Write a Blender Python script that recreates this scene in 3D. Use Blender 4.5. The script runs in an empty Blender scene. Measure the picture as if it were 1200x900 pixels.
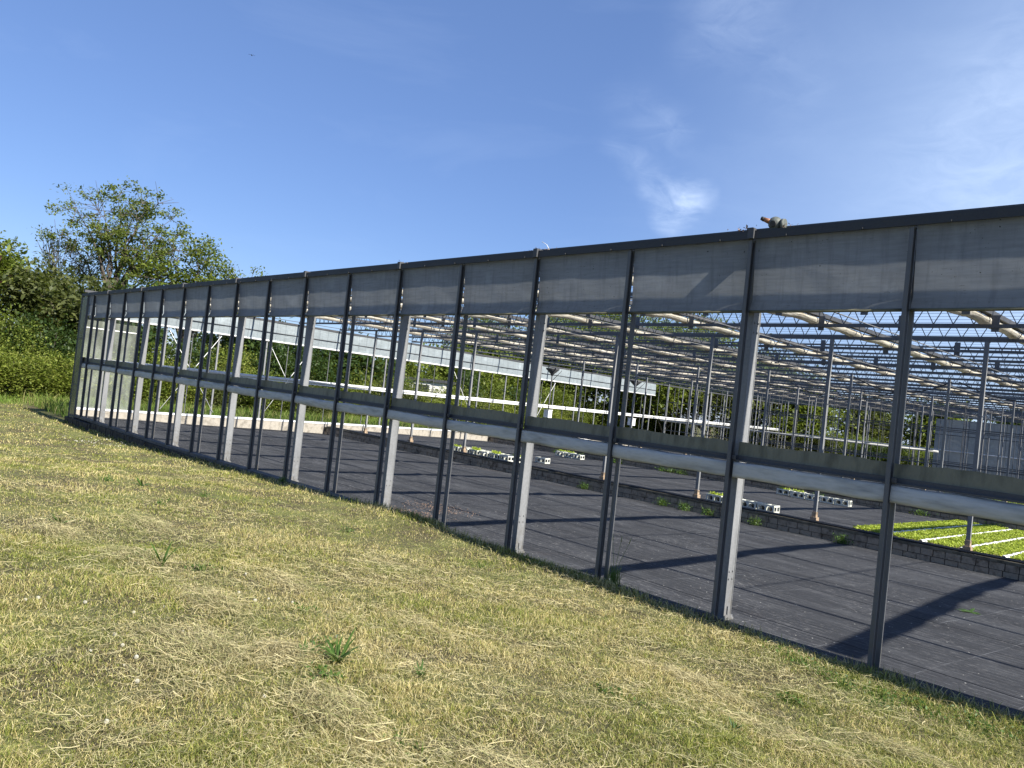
import bpy, math, random
import numpy as np
from mathutils import Vector, Matrix
random.seed(7); rng = np.random.default_rng(11)
S = bpy.context.scene
C = S.collection
PI = math.pi
SK = -0.053                      # the rows of the house run slightly askew to its front wall
def skx(y): return SK * y

# ------------------------------------------------------------------ mesh helpers
class MB:
    def __init__(self): self.v = []; self.f = []; self.sm = []
    def box(self, x0, x1, y0, y1, z0, z1):
        n = len(self.v)
        self.v += [(x0,y0,z0),(x1,y0,z0),(x1,y1,z0),(x0,y1,z0),(x0,y0,z1),(x1,y0,z1),(x1,y1,z1),(x0,y1,z1)]
        for q in ((0,3,2,1),(4,5,6,7),(0,1,5,4),(1,2,6,5),(2,3,7,6),(3,0,4,7)):
            self.f.append(tuple(n+i for i in q)); self.sm.append(False)
        return self
    def sbox(self, x0, x1, y0, y1, z0, z1):            # box whose Y edges follow the skew of the rows
        n = len(self.v)
        self.v += [(x+skx(y), y, z) for z in (z0, z1) for x, y in ((x0,y0),(x1,y0),(x1,y1),(x0,y1))]
        for q in ((0,3,2,1),(4,5,6,7),(0,1,5,4),(1,2,6,5),(2,3,7,6),(3,0,4,7)):
            self.f.append(tuple(n+i for i in q)); self.sm.append(False)
        return self
    def tube(self, pts, rad, seg=8, smooth=True, cap=True):
        pts = [Vector(p) for p in pts]; n0 = len(self.v); m = len(pts)
        rads = rad if isinstance(rad, (list, tuple)) else [rad]*m
        ref = None
        for i, p in enumerate(pts):
            t = (pts[min(i+1, m-1)] - pts[max(i-1, 0)])
            t = t.normalized() if t.length > 1e-9 else Vector((0,0,1))
            if ref is None:
                ref = Vector((0,0,1)) if abs(t.z) < .9 else Vector((1,0,0))
            a = t.cross(ref); a = a.normalized() if a.length > 1e-6 else t.orthogonal().normalized()
            b = a.cross(t); ref = b if b.length > 0 else ref
            for k in range(seg):
                an = 2*PI*(k+.5)/seg
                self.v.append(tuple(p + (a*math.cos(an) + b*math.sin(an))*rads[i]))
        for i in range(m-1):
            for k in range(seg):
                k2 = (k+1) % seg
                self.f.append((n0+i*seg+k, n0+i*seg+k2, n0+(i+1)*seg+k2, n0+(i+1)*seg+k)); self.sm.append(smooth)
        if cap:
            self.f.append(tuple(n0+k for k in reversed(range(seg)))); self.sm.append(False)
            self.f.append(tuple(n0+(m-1)*seg+k for k in range(seg))); self.sm.append(False)
        return self
    def grid(self, P, smooth=True):                    # P[i][j] -> point
        n0 = len(self.v); a = len(P); b = len(P[0])
        for r in P: self.v += [tuple(q) for q in r]
        for i in range(a-1):
            for j in range(b-1):
                self.f.append((n0+i*b+j, n0+i*b+j+1, n0+(i+1)*b+j+1, n0+(i+1)*b+j)); self.sm.append(smooth)
        return self
    def lathe(self, prof, c=(0,0,0), seg=16):          # prof: (r, z)
        n0 = len(self.v); m = len(prof)
        for r, z in prof:
            for k in range(seg):
                an = 2*PI*k/seg; self.v.append((c[0]+r*math.cos(an), c[1]+r*math.sin(an), c[2]+z))
        for i in range(m-1):
            for k in range(seg):
                k2 = (k+1) % seg
                self.f.append((n0+i*seg+k, n0+i*seg+k2, n0+(i+1)*seg+k2, n0+(i+1)*seg+k)); self.sm.append(True)
        return self
    def mesh(self, name, mat):
        me = bpy.data.meshes.new(name)
        me.from_pydata(self.v, [], self.f); me.polygons.foreach_set('use_smooth', self.sm)
        me.materials.append(mat); me.update(); return me

def link(o): C.objects.link(o); return o
def tag(o, label=None, cat=None, group=None, kind=None):
    if label: o['label'] = label
    if cat: o['category'] = cat
    if group: o['group'] = group
    if kind: o['kind'] = kind
    return o
def base_of(parent):
    v = Vector((0,0,0))
    while parent is not None: v += parent.location; parent = parent.parent
    return v
def obj(name, me, parent=None, loc=(0,0,0)):           # loc is the world place of the mesh origin
    o = link(bpy.data.objects.new(name, me)); o.parent = parent
    o.location = Vector(loc) - base_of(parent); return o
def part(name, mb, mat, parent, loc=(0,0,0)): return obj(name, mb.mesh(name, mat), parent, loc)
def thing(name, loc, label, cat, group=None):
    o = link(bpy.data.objects.new(name, None)); o.location = loc; o.empty_display_size = .2
    return tag(o, label, cat, group)

def raw_mesh(name, V, F, mat, smooth=False):           # V (n,3), F list of (m,k) int arrays
    me = bpy.data.meshes.new(name)
    V = np.ascontiguousarray(V, dtype=np.float32)
    me.vertices.add(len(V)); me.vertices.foreach_set('co', V.ravel())
    idx = np.concatenate([f.ravel() for f in F]).astype(np.int32)
    cnt = np.concatenate([np.full(len(f), f.shape[1], np.int32) for f in F])
    st = np.concatenate([[0], np.cumsum(cnt)[:-1]]).astype(np.int32)
    me.loops.add(len(idx)); me.loops.foreach_set('vertex_index', idx)
    me.polygons.add(len(cnt)); me.polygons.foreach_set('loop_start', st)
    me.polygons.foreach_set('use_smooth', np.full(len(cnt), smooth))
    me.materials.append(mat); me.update(calc_edges=True); me.validate(); return me

# ------------------------------------------------------------------ material helpers
class NT:
    def __init__(self, m): self.t = m.node_tree; self.n = self.t.nodes; self.l = self.t.links
    def add(self, ty, **kw):
        x = self.n.new(ty)
        for k, v in kw.items():
            if k.startswith('i_'):
                key = k[2:]; key = int(key) if key.isdigit() else key.replace('_', ' ')
                x.inputs[key].default_value = v
            else: setattr(x, k, v)
        return x
    def lk(self, a, b): self.l.new(a, b)
    def ramp(self, fac, stops, interp='LINEAR'):
        r = self.n.new('ShaderNodeValToRGB'); r.color_ramp.interpolation = interp
        e = r.color_ramp.elements
        while len(e) < len(stops): e.new(.5)
        for k, (p, c) in enumerate(stops):
            e[k].position = p; e[k].color = (*c, 1) if len(c) == 3 else c
        if fac is not None: self.lk(fac, r.inputs[0])
        return r.outputs[0]
    def noise(self, vec, scale, detail=4, rough=.55, dist=0):
        x = self.add('ShaderNodeTexNoise'); x.inputs['Scale'].default_value = scale
        x.inputs['Detail'].default_value = detail; x.inputs['Roughness'].default_value = rough
        x.inputs['Distortion'].default_value = dist
        if vec is not None: self.lk(vec, x.inputs['Vector'])
        return x.outputs['Fac']
    def mapv(self, vec, scale=(1,1,1), loc=(0,0,0), rot=(0,0,0)):
        m = self.add('ShaderNodeMapping'); m.inputs['Scale'].default_value = scale
        m.inputs['Location'].default_value = loc; m.inputs['Rotation'].default_value = rot
        self.lk(vec, m.inputs['Vector']); return m.outputs[0]
    def mix(self, fac, a, b, mode='MIX'):
        m = self.add('ShaderNodeMix', data_type='RGBA', blend_type=mode)
        for sock, val in ((m.inputs[0], fac), (m.inputs[6], a), (m.inputs[7], b)):
            if hasattr(val, 'is_linked'): self.lk(val, sock)
            elif isinstance(val, (tuple, list)): sock.default_value = (*val, 1) if len(val) == 3 else val
            else: sock.default_value = val
        return m.outputs[2]
    def math(self, op, a, b=None, c=None, clamp=False):
        m = self.add('ShaderNodeMath', operation=op, use_clamp=clamp)
        for k, val in enumerate((a, b, c)):
            if val is None: continue
            if hasattr(val, 'is_linked'): self.lk(val, m.inputs[k])
            else: m.inputs[k].default_value = val
        return m.outputs[0]
def newmat(name):
    m = bpy.data.materials.new(name); m.use_nodes = True
    nt = NT(m); b = nt.n['Principled BSDF']; return m, nt, b
def geo(nt): return nt.add('ShaderNodeNewGeometry')

def metal(name, c, rough=.45, met=.6, var=.25, scale=6, spangle=True, stretch=(1,1,.25)):
    m, nt, b = newmat(name); g = geo(nt)
    p = nt.mapv(g.outputs['Position'], stretch)
    f1 = nt.noise(p, scale, 5, .65); f2 = nt.noise(g.outputs['Position'], 45, 3, .6)
    lo = tuple(x*(1-var) for x in c); hi = tuple(min(1, x*(1+var*.6)) for x in c)
    col = nt.ramp(f1, [(.3, lo), (.7, hi)])
    if spangle: col = nt.mix(.35, col, nt.ramp(f2, [(.35, lo), (.65, hi)]))
    sp = nt.add('ShaderNodeSeparateXYZ'); nt.lk(g.outputs['Position'], sp.inputs[0])
    low = nt.add('ShaderNodeMapRange'); nt.lk(sp.outputs['Z'], low.inputs[0])
    for q_, v_ in zip((1,2,3,4), (-.1, .55, .75, 0)): low.inputs[q_].default_value = v_
    spl = nt.math('MULTIPLY', low.outputs[0], nt.ramp(nt.noise(g.outputs['Position'], 11, 5, .7), [(.38,(0,0,0)), (.62,(1,1,1))]))
    col = nt.mix(spl, col, (.09,.075,.05))
    stn = nt.noise(nt.mapv(g.outputs['Position'], (9,9,.8)), 2.2, 6, .7)
    col = nt.mix(nt.ramp(stn, [(.58,(0,0,0)), (.72,(.55,.55,.55))]), col, tuple(x*.45 for x in c))
    nt.lk(col, b.inputs['Base Color']); b.inputs['Metallic'].default_value = met
    r = nt.math('MULTIPLY_ADD', f1, .35, rough-.17); nt.lk(r, b.inputs['Roughness'])
    bp = nt.add('ShaderNodeBump'); bp.inputs['Strength'].default_value = .08; nt.lk(f2, bp.inputs['Height']); nt.lk(bp.outputs[0], b.inputs['Normal'])
    return m
def matte(name, c1, c2, scale=5, rough=.8, bump=.2, detail=6, stretch=(1,1,1), third=None):
    m, nt, b = newmat(name); g = geo(nt); p = nt.mapv(g.outputs['Position'], stretch)
    f = nt.noise(p, scale, detail, .62)
    st = [(.32, c1), (.68, c2)] if third is None else [(.3, c1), (.52, c2), (.72, third)]
    nt.lk(nt.ramp(f, st), b.inputs['Base Color']); b.inputs['Roughness'].default_value = rough
    f2 = nt.noise(p, scale*5, 4, .6)
    bp = nt.add('ShaderNodeBump'); bp.inputs['Strength'].default_value = bump; bp.inputs['Distance'].default_value = .02
    nt.lk(f2, bp.inputs['Height']); nt.lk(bp.outputs[0], b.inputs['Normal']); return m
def leafmat(name, cols, trans=.35, patch=None, rough=.5):
    m, nt, b = newmat(name); g = geo(nt)
    col = nt.ramp(g.outputs['Random Per Island'], [(i/(len(cols)-1), c) for i, c in enumerate(cols)])
    f = nt.noise(g.outputs['Position'], .9 if patch is None else patch, 3)
    col = nt.mix(nt.math('MULTIPLY', nt.math('SUBTRACT', f, .3, clamp=True), .9, clamp=True), col, tuple(x*.6 for x in cols[0]))
    nt.lk(col, b.inputs['Base Color']); b.inputs['Roughness'].default_value = rough
    b.inputs['Specular IOR Level'].default_value = .3
    t = nt.add('ShaderNodeBsdfTranslucent'); nt.lk(nt.mix(.35, col, (.35,.45,.04)), t.inputs[0])
    mx = nt.add('ShaderNodeMixShader'); mx.inputs[0].default_value = trans
    nt.lk(b.outputs[0], mx.inputs[1]); nt.lk(t.outputs[0], mx.inputs[2])
    nt.lk(mx.outputs[0], nt.n['Material Output'].inputs[0]); return m

M = {}
M['galv'] = metal('galvanised_steel', (.20,.205,.21), .6, .0, .28)
M['alu'] = metal('aluminium_bar', (.10,.103,.107), .55, .0, .2, spangle=False)
M['rubber'] = matte('black_gasket', (.012,.012,.013), (.02,.02,.022), 8, .6, .05)
M['darksteel'] = metal('weathered_steel', (.07,.072,.077), .6, .25, .25)
M['gutter'] = metal('dark_gutter', (.035,.036,.038), .6, .1, .3)
M['roofsteel'] = metal('roof_steel', (.13,.133,.138), .6, .1, .25)
M['whitesteel'] = matte('white_painted_rail', (.72,.72,.7), (.82,.82,.8), 3, .45, .03)
M['wire'] = metal('steel_wire', (.55,.56,.58), .4, .5, .1, spangle=False)
M['concrete'] = matte('weathered_concrete', (.16,.14,.11), (.36,.33,.28), 3.5, .9, .4, third=(.27,.24,.19))
M['plinthdark'] = matte('mossy_dark_plinth', (.022,.02,.016), (.07,.062,.05), 6, .9, .5)
M['sill'] = matte('grey_sill', (.05,.05,.05), (.12,.12,.115), 5, .8, .2)
M['blackpipe'] = matte('black_pipe', (.008,.008,.009), (.02,.02,.02), 6, .35, .05)
M['tray'] = matte('white_plastic_tray', (.46,.47,.40), (.66,.66,.59), 9, .5, .05)
M['soil'] = matte('litter_soil', (.06,.04,.03), (.22,.15,.11), 18, .95, .6, third=(.14,.1,.07))
M['fleece'] = matte('pale_fleece', (.6,.6,.55), (.8,.8,.76), 14, .8, .3)
M['bark'] = matte('tree_bark', (.05,.04,.03), (.13,.11,.085), 7, .9, .6, stretch=(1,1,.2))
M['stem'] = matte('plant_stem', (.1,.14,.04), (.2,.22,.08), 20, .7, .1)
M['cable'] = matte('black_cable', (.01,.01,.01), (.015,.015,.015), 4, .5, .02)
M['device'] = matte('grey_casing', (.07,.08,.07), (.13,.14,.125), 30, .6, .05)
M['copper'] = matte('orange_tip', (.22,.09,.04), (.32,.15,.07), 30, .5, .05)
M['housewall'] = matte('pale_render', (.6,.58,.54), (.72,.7,.66), 1.5, .9, .05)
M['darkglass'] = matte('dark_window', (.03,.035,.04), (.05,.055,.06), 2, .15, .0)
M['feather'] = matte('dark_feather', (.012,.016,.03), (.03,.035,.05), 30, .7, .0)
M['rust'] = matte('rusty_foot', (.22,.15,.09), (.42,.32,.22), 15, .85, .3)

def film_mat(name, base, lines=True, glossy=.28, trans=.5, wav=.45):
    m, nt, b = newmat(name); g = geo(nt); P = g.outputs['Position']
    streak = nt.noise(nt.mapv(P, (1.2,1.2,14)), 2.2, 6, .7)
    big = nt.noise(nt.mapv(P, (.7,.7,1.2)), 1.6, 4, .55)
    specks = nt.noise(P, 36, 3, .5)
    lo = tuple(x*.72 for x in base)
    col = nt.ramp(streak, [(.34, lo), (.6, base)])
    col = nt.mix(.4, col, nt.ramp(big, [(.3, lo), (.7, base)]))
    col = nt.mix(nt.math('GREATER_THAN', specks, .73), col, (.05,.045,.04))
    run = nt.noise(nt.mapv(P, (16,16,.7)), 1.0, 5, .65)
    col = nt.mix(nt.ramp(run, [(.5,(0,0,0)), (.72,(.5,.5,.5))]), col, tuple(x*.5 for x in base))
    blo = nt.noise(P, 2.1, 5, .6); col = nt.mix(nt.ramp(blo, [(.55,(0,0,0)), (.75,(.45,.45,.45))]), col, tuple(min(1, x*1.5) for x in base))
    cr = nt.noise(nt.mapv(P, (3,3,40), rot=(0,.04,0)), 1.3, 5, .75)
    col = nt.mix(nt.ramp(cr, [(.655, (0,0,0)), (.69, (.75,.75,.75))]), col, (.07,.065,.06))
    nt.lk(col, b.inputs['Base Color']); b.inputs['Roughness'].default_value = glossy
    b.inputs['Specular IOR Level'].default_value = .5
    w = nt.noise(nt.mapv(P, (1.3,1.3,2.2), rot=(0,.5,0)), 1.5, 3, .5, .6)
    bp = nt.add('ShaderNodeBump'); bp.inputs['Strength'].default_value = wav; bp.inputs['Distance'].default_value = .05
    nt.lk(w, bp.inputs['Height']); nt.lk(bp.outputs[0], b.inputs['Normal'])
    t = nt.add('ShaderNodeBsdfTranslucent'); nt.lk(col, t.inputs[0]); nt.lk(bp.outputs[0], t.inputs['Normal'])
    mx = nt.add('ShaderNodeMixShader'); mx.inputs[0].default_value = trans
    nt.lk(b.outputs[0], mx.inputs[1]); nt.lk(t.outputs[0], mx.inputs[2])
    nt.lk(mx.outputs[0], nt.n['Material Output'].inputs[0]); return m
M['film'] = film_mat('grey_film', (.31,.325,.33), glossy=.38, trans=.66, wav=.12)
M['whitefilm'] = film_mat('white_film', (.36,.41,.43), glossy=.5, trans=.3)
M['greysheet'] = film_mat('grey_sheet', (.36,.38,.385), glossy=.5, trans=.35)
M['hem'] = matte('dirty_hem', (.09,.085,.05), (.17,.16,.1), 7, .6, .1, stretch=(1,1,6))
M['lip'] = matte('dirty_lip_strip', (.075,.072,.042), (.17,.16,.105), 2.2, .5, .15, stretch=(3,1,1), third=(.12,.113,.07))
M['roll'] = matte('rolled_grey_curtain', (.24,.243,.23), (.46,.46,.44), 2.5, .55, .15, stretch=(.6,1,3), third=(.26,.265,.25))

def cream_mat():
    m, nt, b = newmat('cream_rolled_film'); g = geo(nt); P = g.outputs['Position']
    f = nt.noise(nt.mapv(P, (6,.8,6)), 2.5, 5, .65)
    col = nt.ramp(f, [(.3, (.36,.31,.22)), (.5, (.70,.65,.54)), (.75, (.84,.81,.73))])
    nt.lk(col, b.inputs['Base Color']); b.inputs['Roughness'].default_value = .6
    bp = nt.add('ShaderNodeBump'); bp.inputs['Strength'].default_value = .8; bp.inputs['Distance'].default_value = .03
    nt.lk(f, bp.inputs['Height']); nt.lk(bp.outputs[0], b.inputs['Normal'])
    t = nt.add('ShaderNodeBsdfTranslucent'); nt.lk(col, t.inputs[0])
    mx = nt.add('ShaderNodeMixShader'); mx.inputs[0].default_value = .45
    nt.lk(b.outputs[0], mx.inputs[1]); nt.lk(t.outputs[0], mx.inputs[2]); nt.lk(mx.outputs[0], nt.n['Material Output'].inputs[0])
    return m
M['cream'] = cream_mat()

def dirty_glass(name, tint, alpha):
    m, nt, b = newmat(name); g = geo(nt); P = g.outputs['Position']
    f = nt.noise(nt.mapv(P, (1,1,.4)), 3.5, 6, .6)
    nt.lk(nt.ramp(f, [(.3, tuple(x*.6 for x in tint)), (.7, tint)]), b.inputs['Base Color']); b.inputs['Roughness'].default_value = .25
    tr = nt.add('ShaderNodeBsdfTransparent'); mx = nt.add('ShaderNodeMixShader')
    nt.lk(nt.math('MULTIPLY_ADD', f, .5, alpha-.25, clamp=True), mx.inputs[0])
    nt.lk(tr.outputs[0], mx.inputs[1]); nt.lk(b.outputs[0], mx.inputs[2]); nt.lk(mx.outputs[0], nt.n['Material Output'].inputs[0]); return m
M['cornerglass'] = dirty_glass('algae_stained_pane', (.24,.25,.19), .88)
M['endglass'] = dirty_glass('dusty_glass', (.34,.37,.32), .30)

def fabric_mat():
    m, nt, b = newmat('woven_ground_cover'); g = geo(nt)
    P = nt.mapv(g.outputs['Position'], (1,1,1), rot=(0,0,-math.atan(SK)))
    sep = nt.add('ShaderNodeSeparateXYZ'); nt.lk(P, sep.inputs[0])
    wob = nt.noise(P, 1.2, 2)
    def line(s, per, w, off):
        a = nt.math('FRACT', nt.math('ADD', nt.math('DIVIDE', nt.math('MULTIPLY_ADD', wob, .05, s), per), off))
        d = nt.math('ABSOLUTE', nt.math('SUBTRACT', a, .5))
        return nt.math('LESS_THAN', d, w/per/2)
    l1 = line(sep.outputs['X'], .84, .009, .2); l2 = line(sep.outputs['Y'], .125, .007, .1)
    brk = nt.noise(P, 2.3, 5, .7)
    lines = nt.math('MULTIPLY', nt.math('MAXIMUM', l1, l2), nt.ramp(brk, [(.42, (0,0,0)), (.62, (.8,.8,.8))]))
    cross = nt.math('MULTIPLY', l1, nt.ramp(nt.noise(P, 1.1, 3), [(.46,(0,0,0)), (.66,(.4,.4,.4))]))
    big = nt.noise(nt.mapv(P, (.5,1.6,1)), 1.1, 6, .65)
    base = nt.ramp(big, [(.3, (.021,.0222,.025)), (.5, (.036,.038,.0425)), (.74, (.082,.085,.091))])
    rust = nt.noise(P, .5, 4, .6)
    base = nt.mix(nt.ramp(rust, [(.62,(0,0,0)), (.75,(.14,.14,.14))]), base, (.13,.085,.06))
    weave = nt.noise(nt.mapv(P, (14,90,1)), 3, 2)
    base = nt.mix(.35, base, nt.ramp(weave, [(.35, (.013,.0135,.015)), (.65, (.07,.071,.075))]))
    dust = nt.noise(nt.mapv(P, (2.2,5.5,1)), 4.5, 6, .7)
    dm = nt.math('MULTIPLY', nt.ramp(dust, [(.55,(0,0,0)), (.70,(.6,.6,.6))]), nt.ramp(nt.noise(P, .8, 3), [(.35,(.12,.12,.12)), (.7,(1,1,1))]))
    col = nt.mix(dm, base, (.34,.33,.32))
    col = nt.mix(nt.math('MAXIMUM', lines, cross), col, (.17,.175,.185))
    v = nt.add('ShaderNodeTexVoronoi'); v.inputs['Scale'].default_value = 9; nt.lk(P, v.inputs['Vector'])
    sp = nt.math('MULTIPLY', nt.math('LESS_THAN', v.outputs['Distance'], .07), nt.math('GREATER_THAN', nt.noise(P, 3.1, 2), .5))
    col = nt.mix(sp, col, (.5,.49,.45))
    fl_ = nt.noise(P, 26, 3, .6); col = nt.mix(nt.math('MULTIPLY', nt.ramp(fl_, [(.69,(0,0,0)), (.74,(.7,.7,.7))]), nt.ramp(nt.noise(P, 1.4, 3), [(.45,(0,0,0)), (.6,(1,1,1))])), col, (.42,.41,.38))
    seam_shadow = nt.math('MAXIMUM', line(sep.outputs['Y'], 2.55, .035, .22), nt.math('MULTIPLY', line(sep.outputs['Y'], .51, .014, .31), nt.ramp(nt.noise(P, .7, 3), [(.4,(0,0,0)), (.55,(.9,.9,.9))])))  # cloth seams, partly truss shadows painted into the colour as dark lines
    col = nt.mix(seam_shadow, col, (.012,.013,.016))
    nt.lk(col, b.inputs['Base Color']); b.inputs['Roughness'].default_value = .8; b.inputs['Specular IOR Level'].default_value = .12
    bp = nt.add('ShaderNodeBump'); bp.inputs['Strength'].default_value = .35; bp.inputs['Distance'].default_value = .03
    nt.lk(nt.math('ADD', nt.noise(nt.mapv(P, (1,4,1)), 2.0, 4), nt.math('MULTIPLY', weave, .08)), bp.inputs['Height'])
    nt.lk(bp.outputs[0], b.inputs['Normal']); return m
M['fabric'] = fabric_mat()

def ground_mat():
    m, nt, b = newmat('mown_turf'); g = geo(nt); P = g.outputs['Position']
    f1 = nt.noise(P, 1.3, 5, .6); f2 = nt.noise(P, 40, 4, .7)
    c1 = nt.ramp(f2, [(.3, (.015,.013,.005)), (.52, (.07,.058,.022)), (.72, (.22,.18,.08))])
    c2 = nt.ramp(f2, [(.3, (.03,.036,.009)), (.5, (.13,.14,.035)), (.7, (.26,.26,.075))])
    nt.lk(nt.mix(nt.ramp(f1, [(.4,(0,0,0)), (.62,(1,1,1))]), c1, c2), b.inputs['Base Color']); b.inputs['Roughness'].default_value = .95
    bp = nt.add('ShaderNodeBump'); bp.inputs['Strength'].default_value = .9; bp.inputs['Distance'].default_value = .03
    nt.lk(f2, bp.inputs['Height']); nt.lk(bp.outputs[0], b.inputs['Normal']); return m
M['turf'] = ground_mat()
def blade_mat(name, straw, green, bias, patchscale=.55):
    m, nt, b = newmat(name); g = geo(nt); P = g.outputs['Position']; R = g.outputs['Random Per Island']
    f = nt.noise(P, patchscale, 9, .72); f = nt.math('MULTIPLY_ADD', nt.math('SUBTRACT', f, .5), 2.3, .5+bias)
    f = nt.math('ADD', f, nt.math('MULTIPLY', nt.math('SUBTRACT', R, .5), .75), clamp=True)
    R2 = nt.math('FRACT', nt.math('MULTIPLY', R, 17.31))
    cs = nt.ramp(R2, [(i/(len(straw)-1), c) for i, c in enumerate(straw)])
    cg = nt.ramp(R2, [(i/(len(green)-1), c) for i, c in enumerate(green)])
    col = nt.mix(nt.ramp(f, [(.4,(0,0,0)), (.6,(1,1,1))]), cs, cg)
    nt.lk(col, b.inputs['Base Color']); b.inputs['Roughness'].default_value = .55; b.inputs['Specular IOR Level'].default_value = .25
    t = nt.add('ShaderNodeBsdfTranslucent'); nt.lk(col, t.inputs[0])
    mx = nt.add('ShaderNodeMixShader'); mx.inputs[0].default_value = .3
    nt.lk(b.outputs[0], mx.inputs[1]); nt.lk(t.outputs[0], mx.inputs[2]); nt.lk(mx.outputs[0], nt.n['Material Output'].inputs[0]); return m
M['blade'] = blade_mat('lawn_blades', [(.09,.065,.02),(.58,.48,.20),(.76,.67,.35),(.44,.34,.12)], [(.022,.036,.006),(.13,.175,.025),(.33,.36,.07),(.30,.29,.065)], .05)
M['hay'] = blade_mat('hay_strands', [(.40,.34,.16),(.64,.57,.33),(.48,.41,.21),(.10,.08,.04)], [(.16,.18,.055),(.34,.34,.14),(.46,.43,.22),(.12,.13,.04)], -.1)
M['wild'] = blade_mat('rough_grass', [(.3,.27,.1),(.2,.2,.06),(.36,.33,.15)], [(.07,.13,.018),(.13,.2,.03),(.18,.26,.05)], .22)
M['weedleaf'] = leafmat('weed_leaf', [(.035,.075,.012),(.06,.12,.02),(.10,.17,.035)], .25, patch=6)
M['leaf_mid'] = leafmat('mid_green_leaf', [(.065,.10,.015),(.12,.165,.024),(.19,.235,.04),(.15,.165,.035)], .38)
M['leaf_dark'] = leafmat('dark_green_leaf', [(.02,.042,.01),(.035,.065,.014),(.065,.10,.022)], .25)
M['leaf_light'] = leafmat('light_green_leaf', [(.11,.15,.024),(.19,.24,.038),(.28,.32,.06),(.22,.22,.055)], .42)
M['leaf_olive'] = leafmat('olive_leaf', [(.05,.065,.02),(.085,.10,.03),(.125,.135,.045)], .28)
M['leaf_thin'] = leafmat('thin_crown_leaf', [(.09,.125,.026),(.15,.19,.04),(.21,.24,.06)], .42)
M['leaf_copper'] = leafmat('copper_leaf', [(.03,.012,.012),(.06,.025,.02),(.09,.045,.03)], .2)
M['lime'] = leafmat('lime_seedlings', [(.22,.30,.02),(.36,.46,.04),(.48,.55,.09),(.28,.34,.04)], .3, patch=3)
M['clock'] = matte('dandelion_down', (.28,.27,.2), (.46,.44,.36), 60, .9, .2)

# ------------------------------------------------------------------ terrain
def sstep(a, b, x):
    t = np.clip((x-a)/(b-a), 0, 1); return t*t*(3-2*t)
def G(x, y):
    x = np.asarray(x, float); y = np.asarray(y, float)
    z = -.37*sstep(-7.5, -24, x)
    z = z + .42*sstep(0, -6, y)*sstep(-24, -3, x)*(1-.4*sstep(3, 12, x))
    z = z + .12*np.exp(-((x+7.2)/1.9)**2)*np.exp(-((y+.3)/.6)**2)
    z = z + .022*np.sin(x*1.7+.6*y)*np.sin(y*2.3+.5*x)*sstep(-.05, -.6, y) + .012*np.sin(x*4.1)*np.sin(y*3.7+1)*sstep(-.05, -.5, y)
    inside = (sstep(-.05, .03, y))*sstep(-27.2, -26.95, x-SK*y)
    return np.where(inside > 0, z*(1-inside) + (-.75)*inside, z)
xs = np.concatenate([[-900,-500,-250,-150,-100,-75,-60], np.arange(-50, 11, .2), [12,15,20,30,60,120,300,900]])
ys = np.concatenate([[-900,-400,-150,-80,-45,-28,-20], np.arange(-15, -.19, .2), [-.13,-.055,-.02,.03,.08,.5,1,2,3,5,8,12,16,20,25,30,36,40,45,50,54,56,58,62,70,90,130,200,400,900]])
X, Y = np.meshgrid(xs, ys, indexing='ij'); Z = G(X, Y)
V = np.stack([X, Y, Z], -1).reshape(-1, 3); nx, ny = len(xs), len(ys)
I = np.arange(nx*ny).reshape(nx, ny)
F = np.stack([I[:-1,:-1], I[1:,:-1], I[1:,1:], I[:-1,1:]], -1).reshape(-1, 4)
gr = obj('ground', raw_mesh('ground', V, [F], M['turf'], True)); tag(gr, kind='structure')

FLOOR = [(-.02,0.0),(10.12,-.33),(10.42,-.07),(20.32,-.30),(20.62,-.10),(35.9,-.16),(55.9,-.2)]
def floor_z(x, y):
    z = np.interp(y, [a for a, _ in FLOOR], [c for _, c in FLOOR])
    return z - .09*sstep(-8, -19, np.asarray(x, float))*(1-sstep(2, 10, np.asarray(y, float)))
fx = np.arange(-26.9, 12.01, .12)
fy = np.concatenate([np.arange(-.02, 10.12, .12), [10.12, 10.42], np.arange(10.6, 20.3, .25), [20.32, 20.62], np.arange(21, 55.8, 1.), [55.9]])
X, Y = np.meshgrid(fx, fy, indexing='ij')
wr = np.zeros_like(X)
for k in range(16):                                  # folds in the loose cloth, mostly at the far end of the first bay
    x0 = rng.uniform(-25, -8); y0 = rng.uniform(1.0, 9.5); L = rng.uniform(1.5, 4.5); tl = rng.uniform(-.12, .12)
    d = (Y-y0) - tl*(X-x0); wr += rng.uniform(.02,.055)*np.exp(-(d/.09)**2)*np.exp(-((X-x0)/L)**2)
wr *= (Y < 9.9)
Z = floor_z(X, Y) + wr + .008*np.sin(X*1.3+Y*.7)*np.sin(Y*1.9)
V = np.stack([X+SK*Y, Y, Z], -1).reshape(-1, 3); nx, ny = X.shape; I = np.arange(nx*ny).reshape(nx, ny)
F = np.stack([I[:-1,:-1], I[1:,:-1], I[1:,1:], I[:-1,1:]], -1).reshape(-1, 4)
fl = obj('floor', raw_mesh('floor', V, [F], M['fabric'], True)); tag(fl, kind='structure')

# ------------------------------------------------------------------ the greenhouse
B = 1.6; ZT = 4.03; ROOF = 4.30
gh = thing('greenhouse', (-12, 0, 0), 'long open greenhouse of galvanised posts and rolled grey film beside the mown grass', 'greenhouse')
I0, I1 = -4, 16
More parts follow.
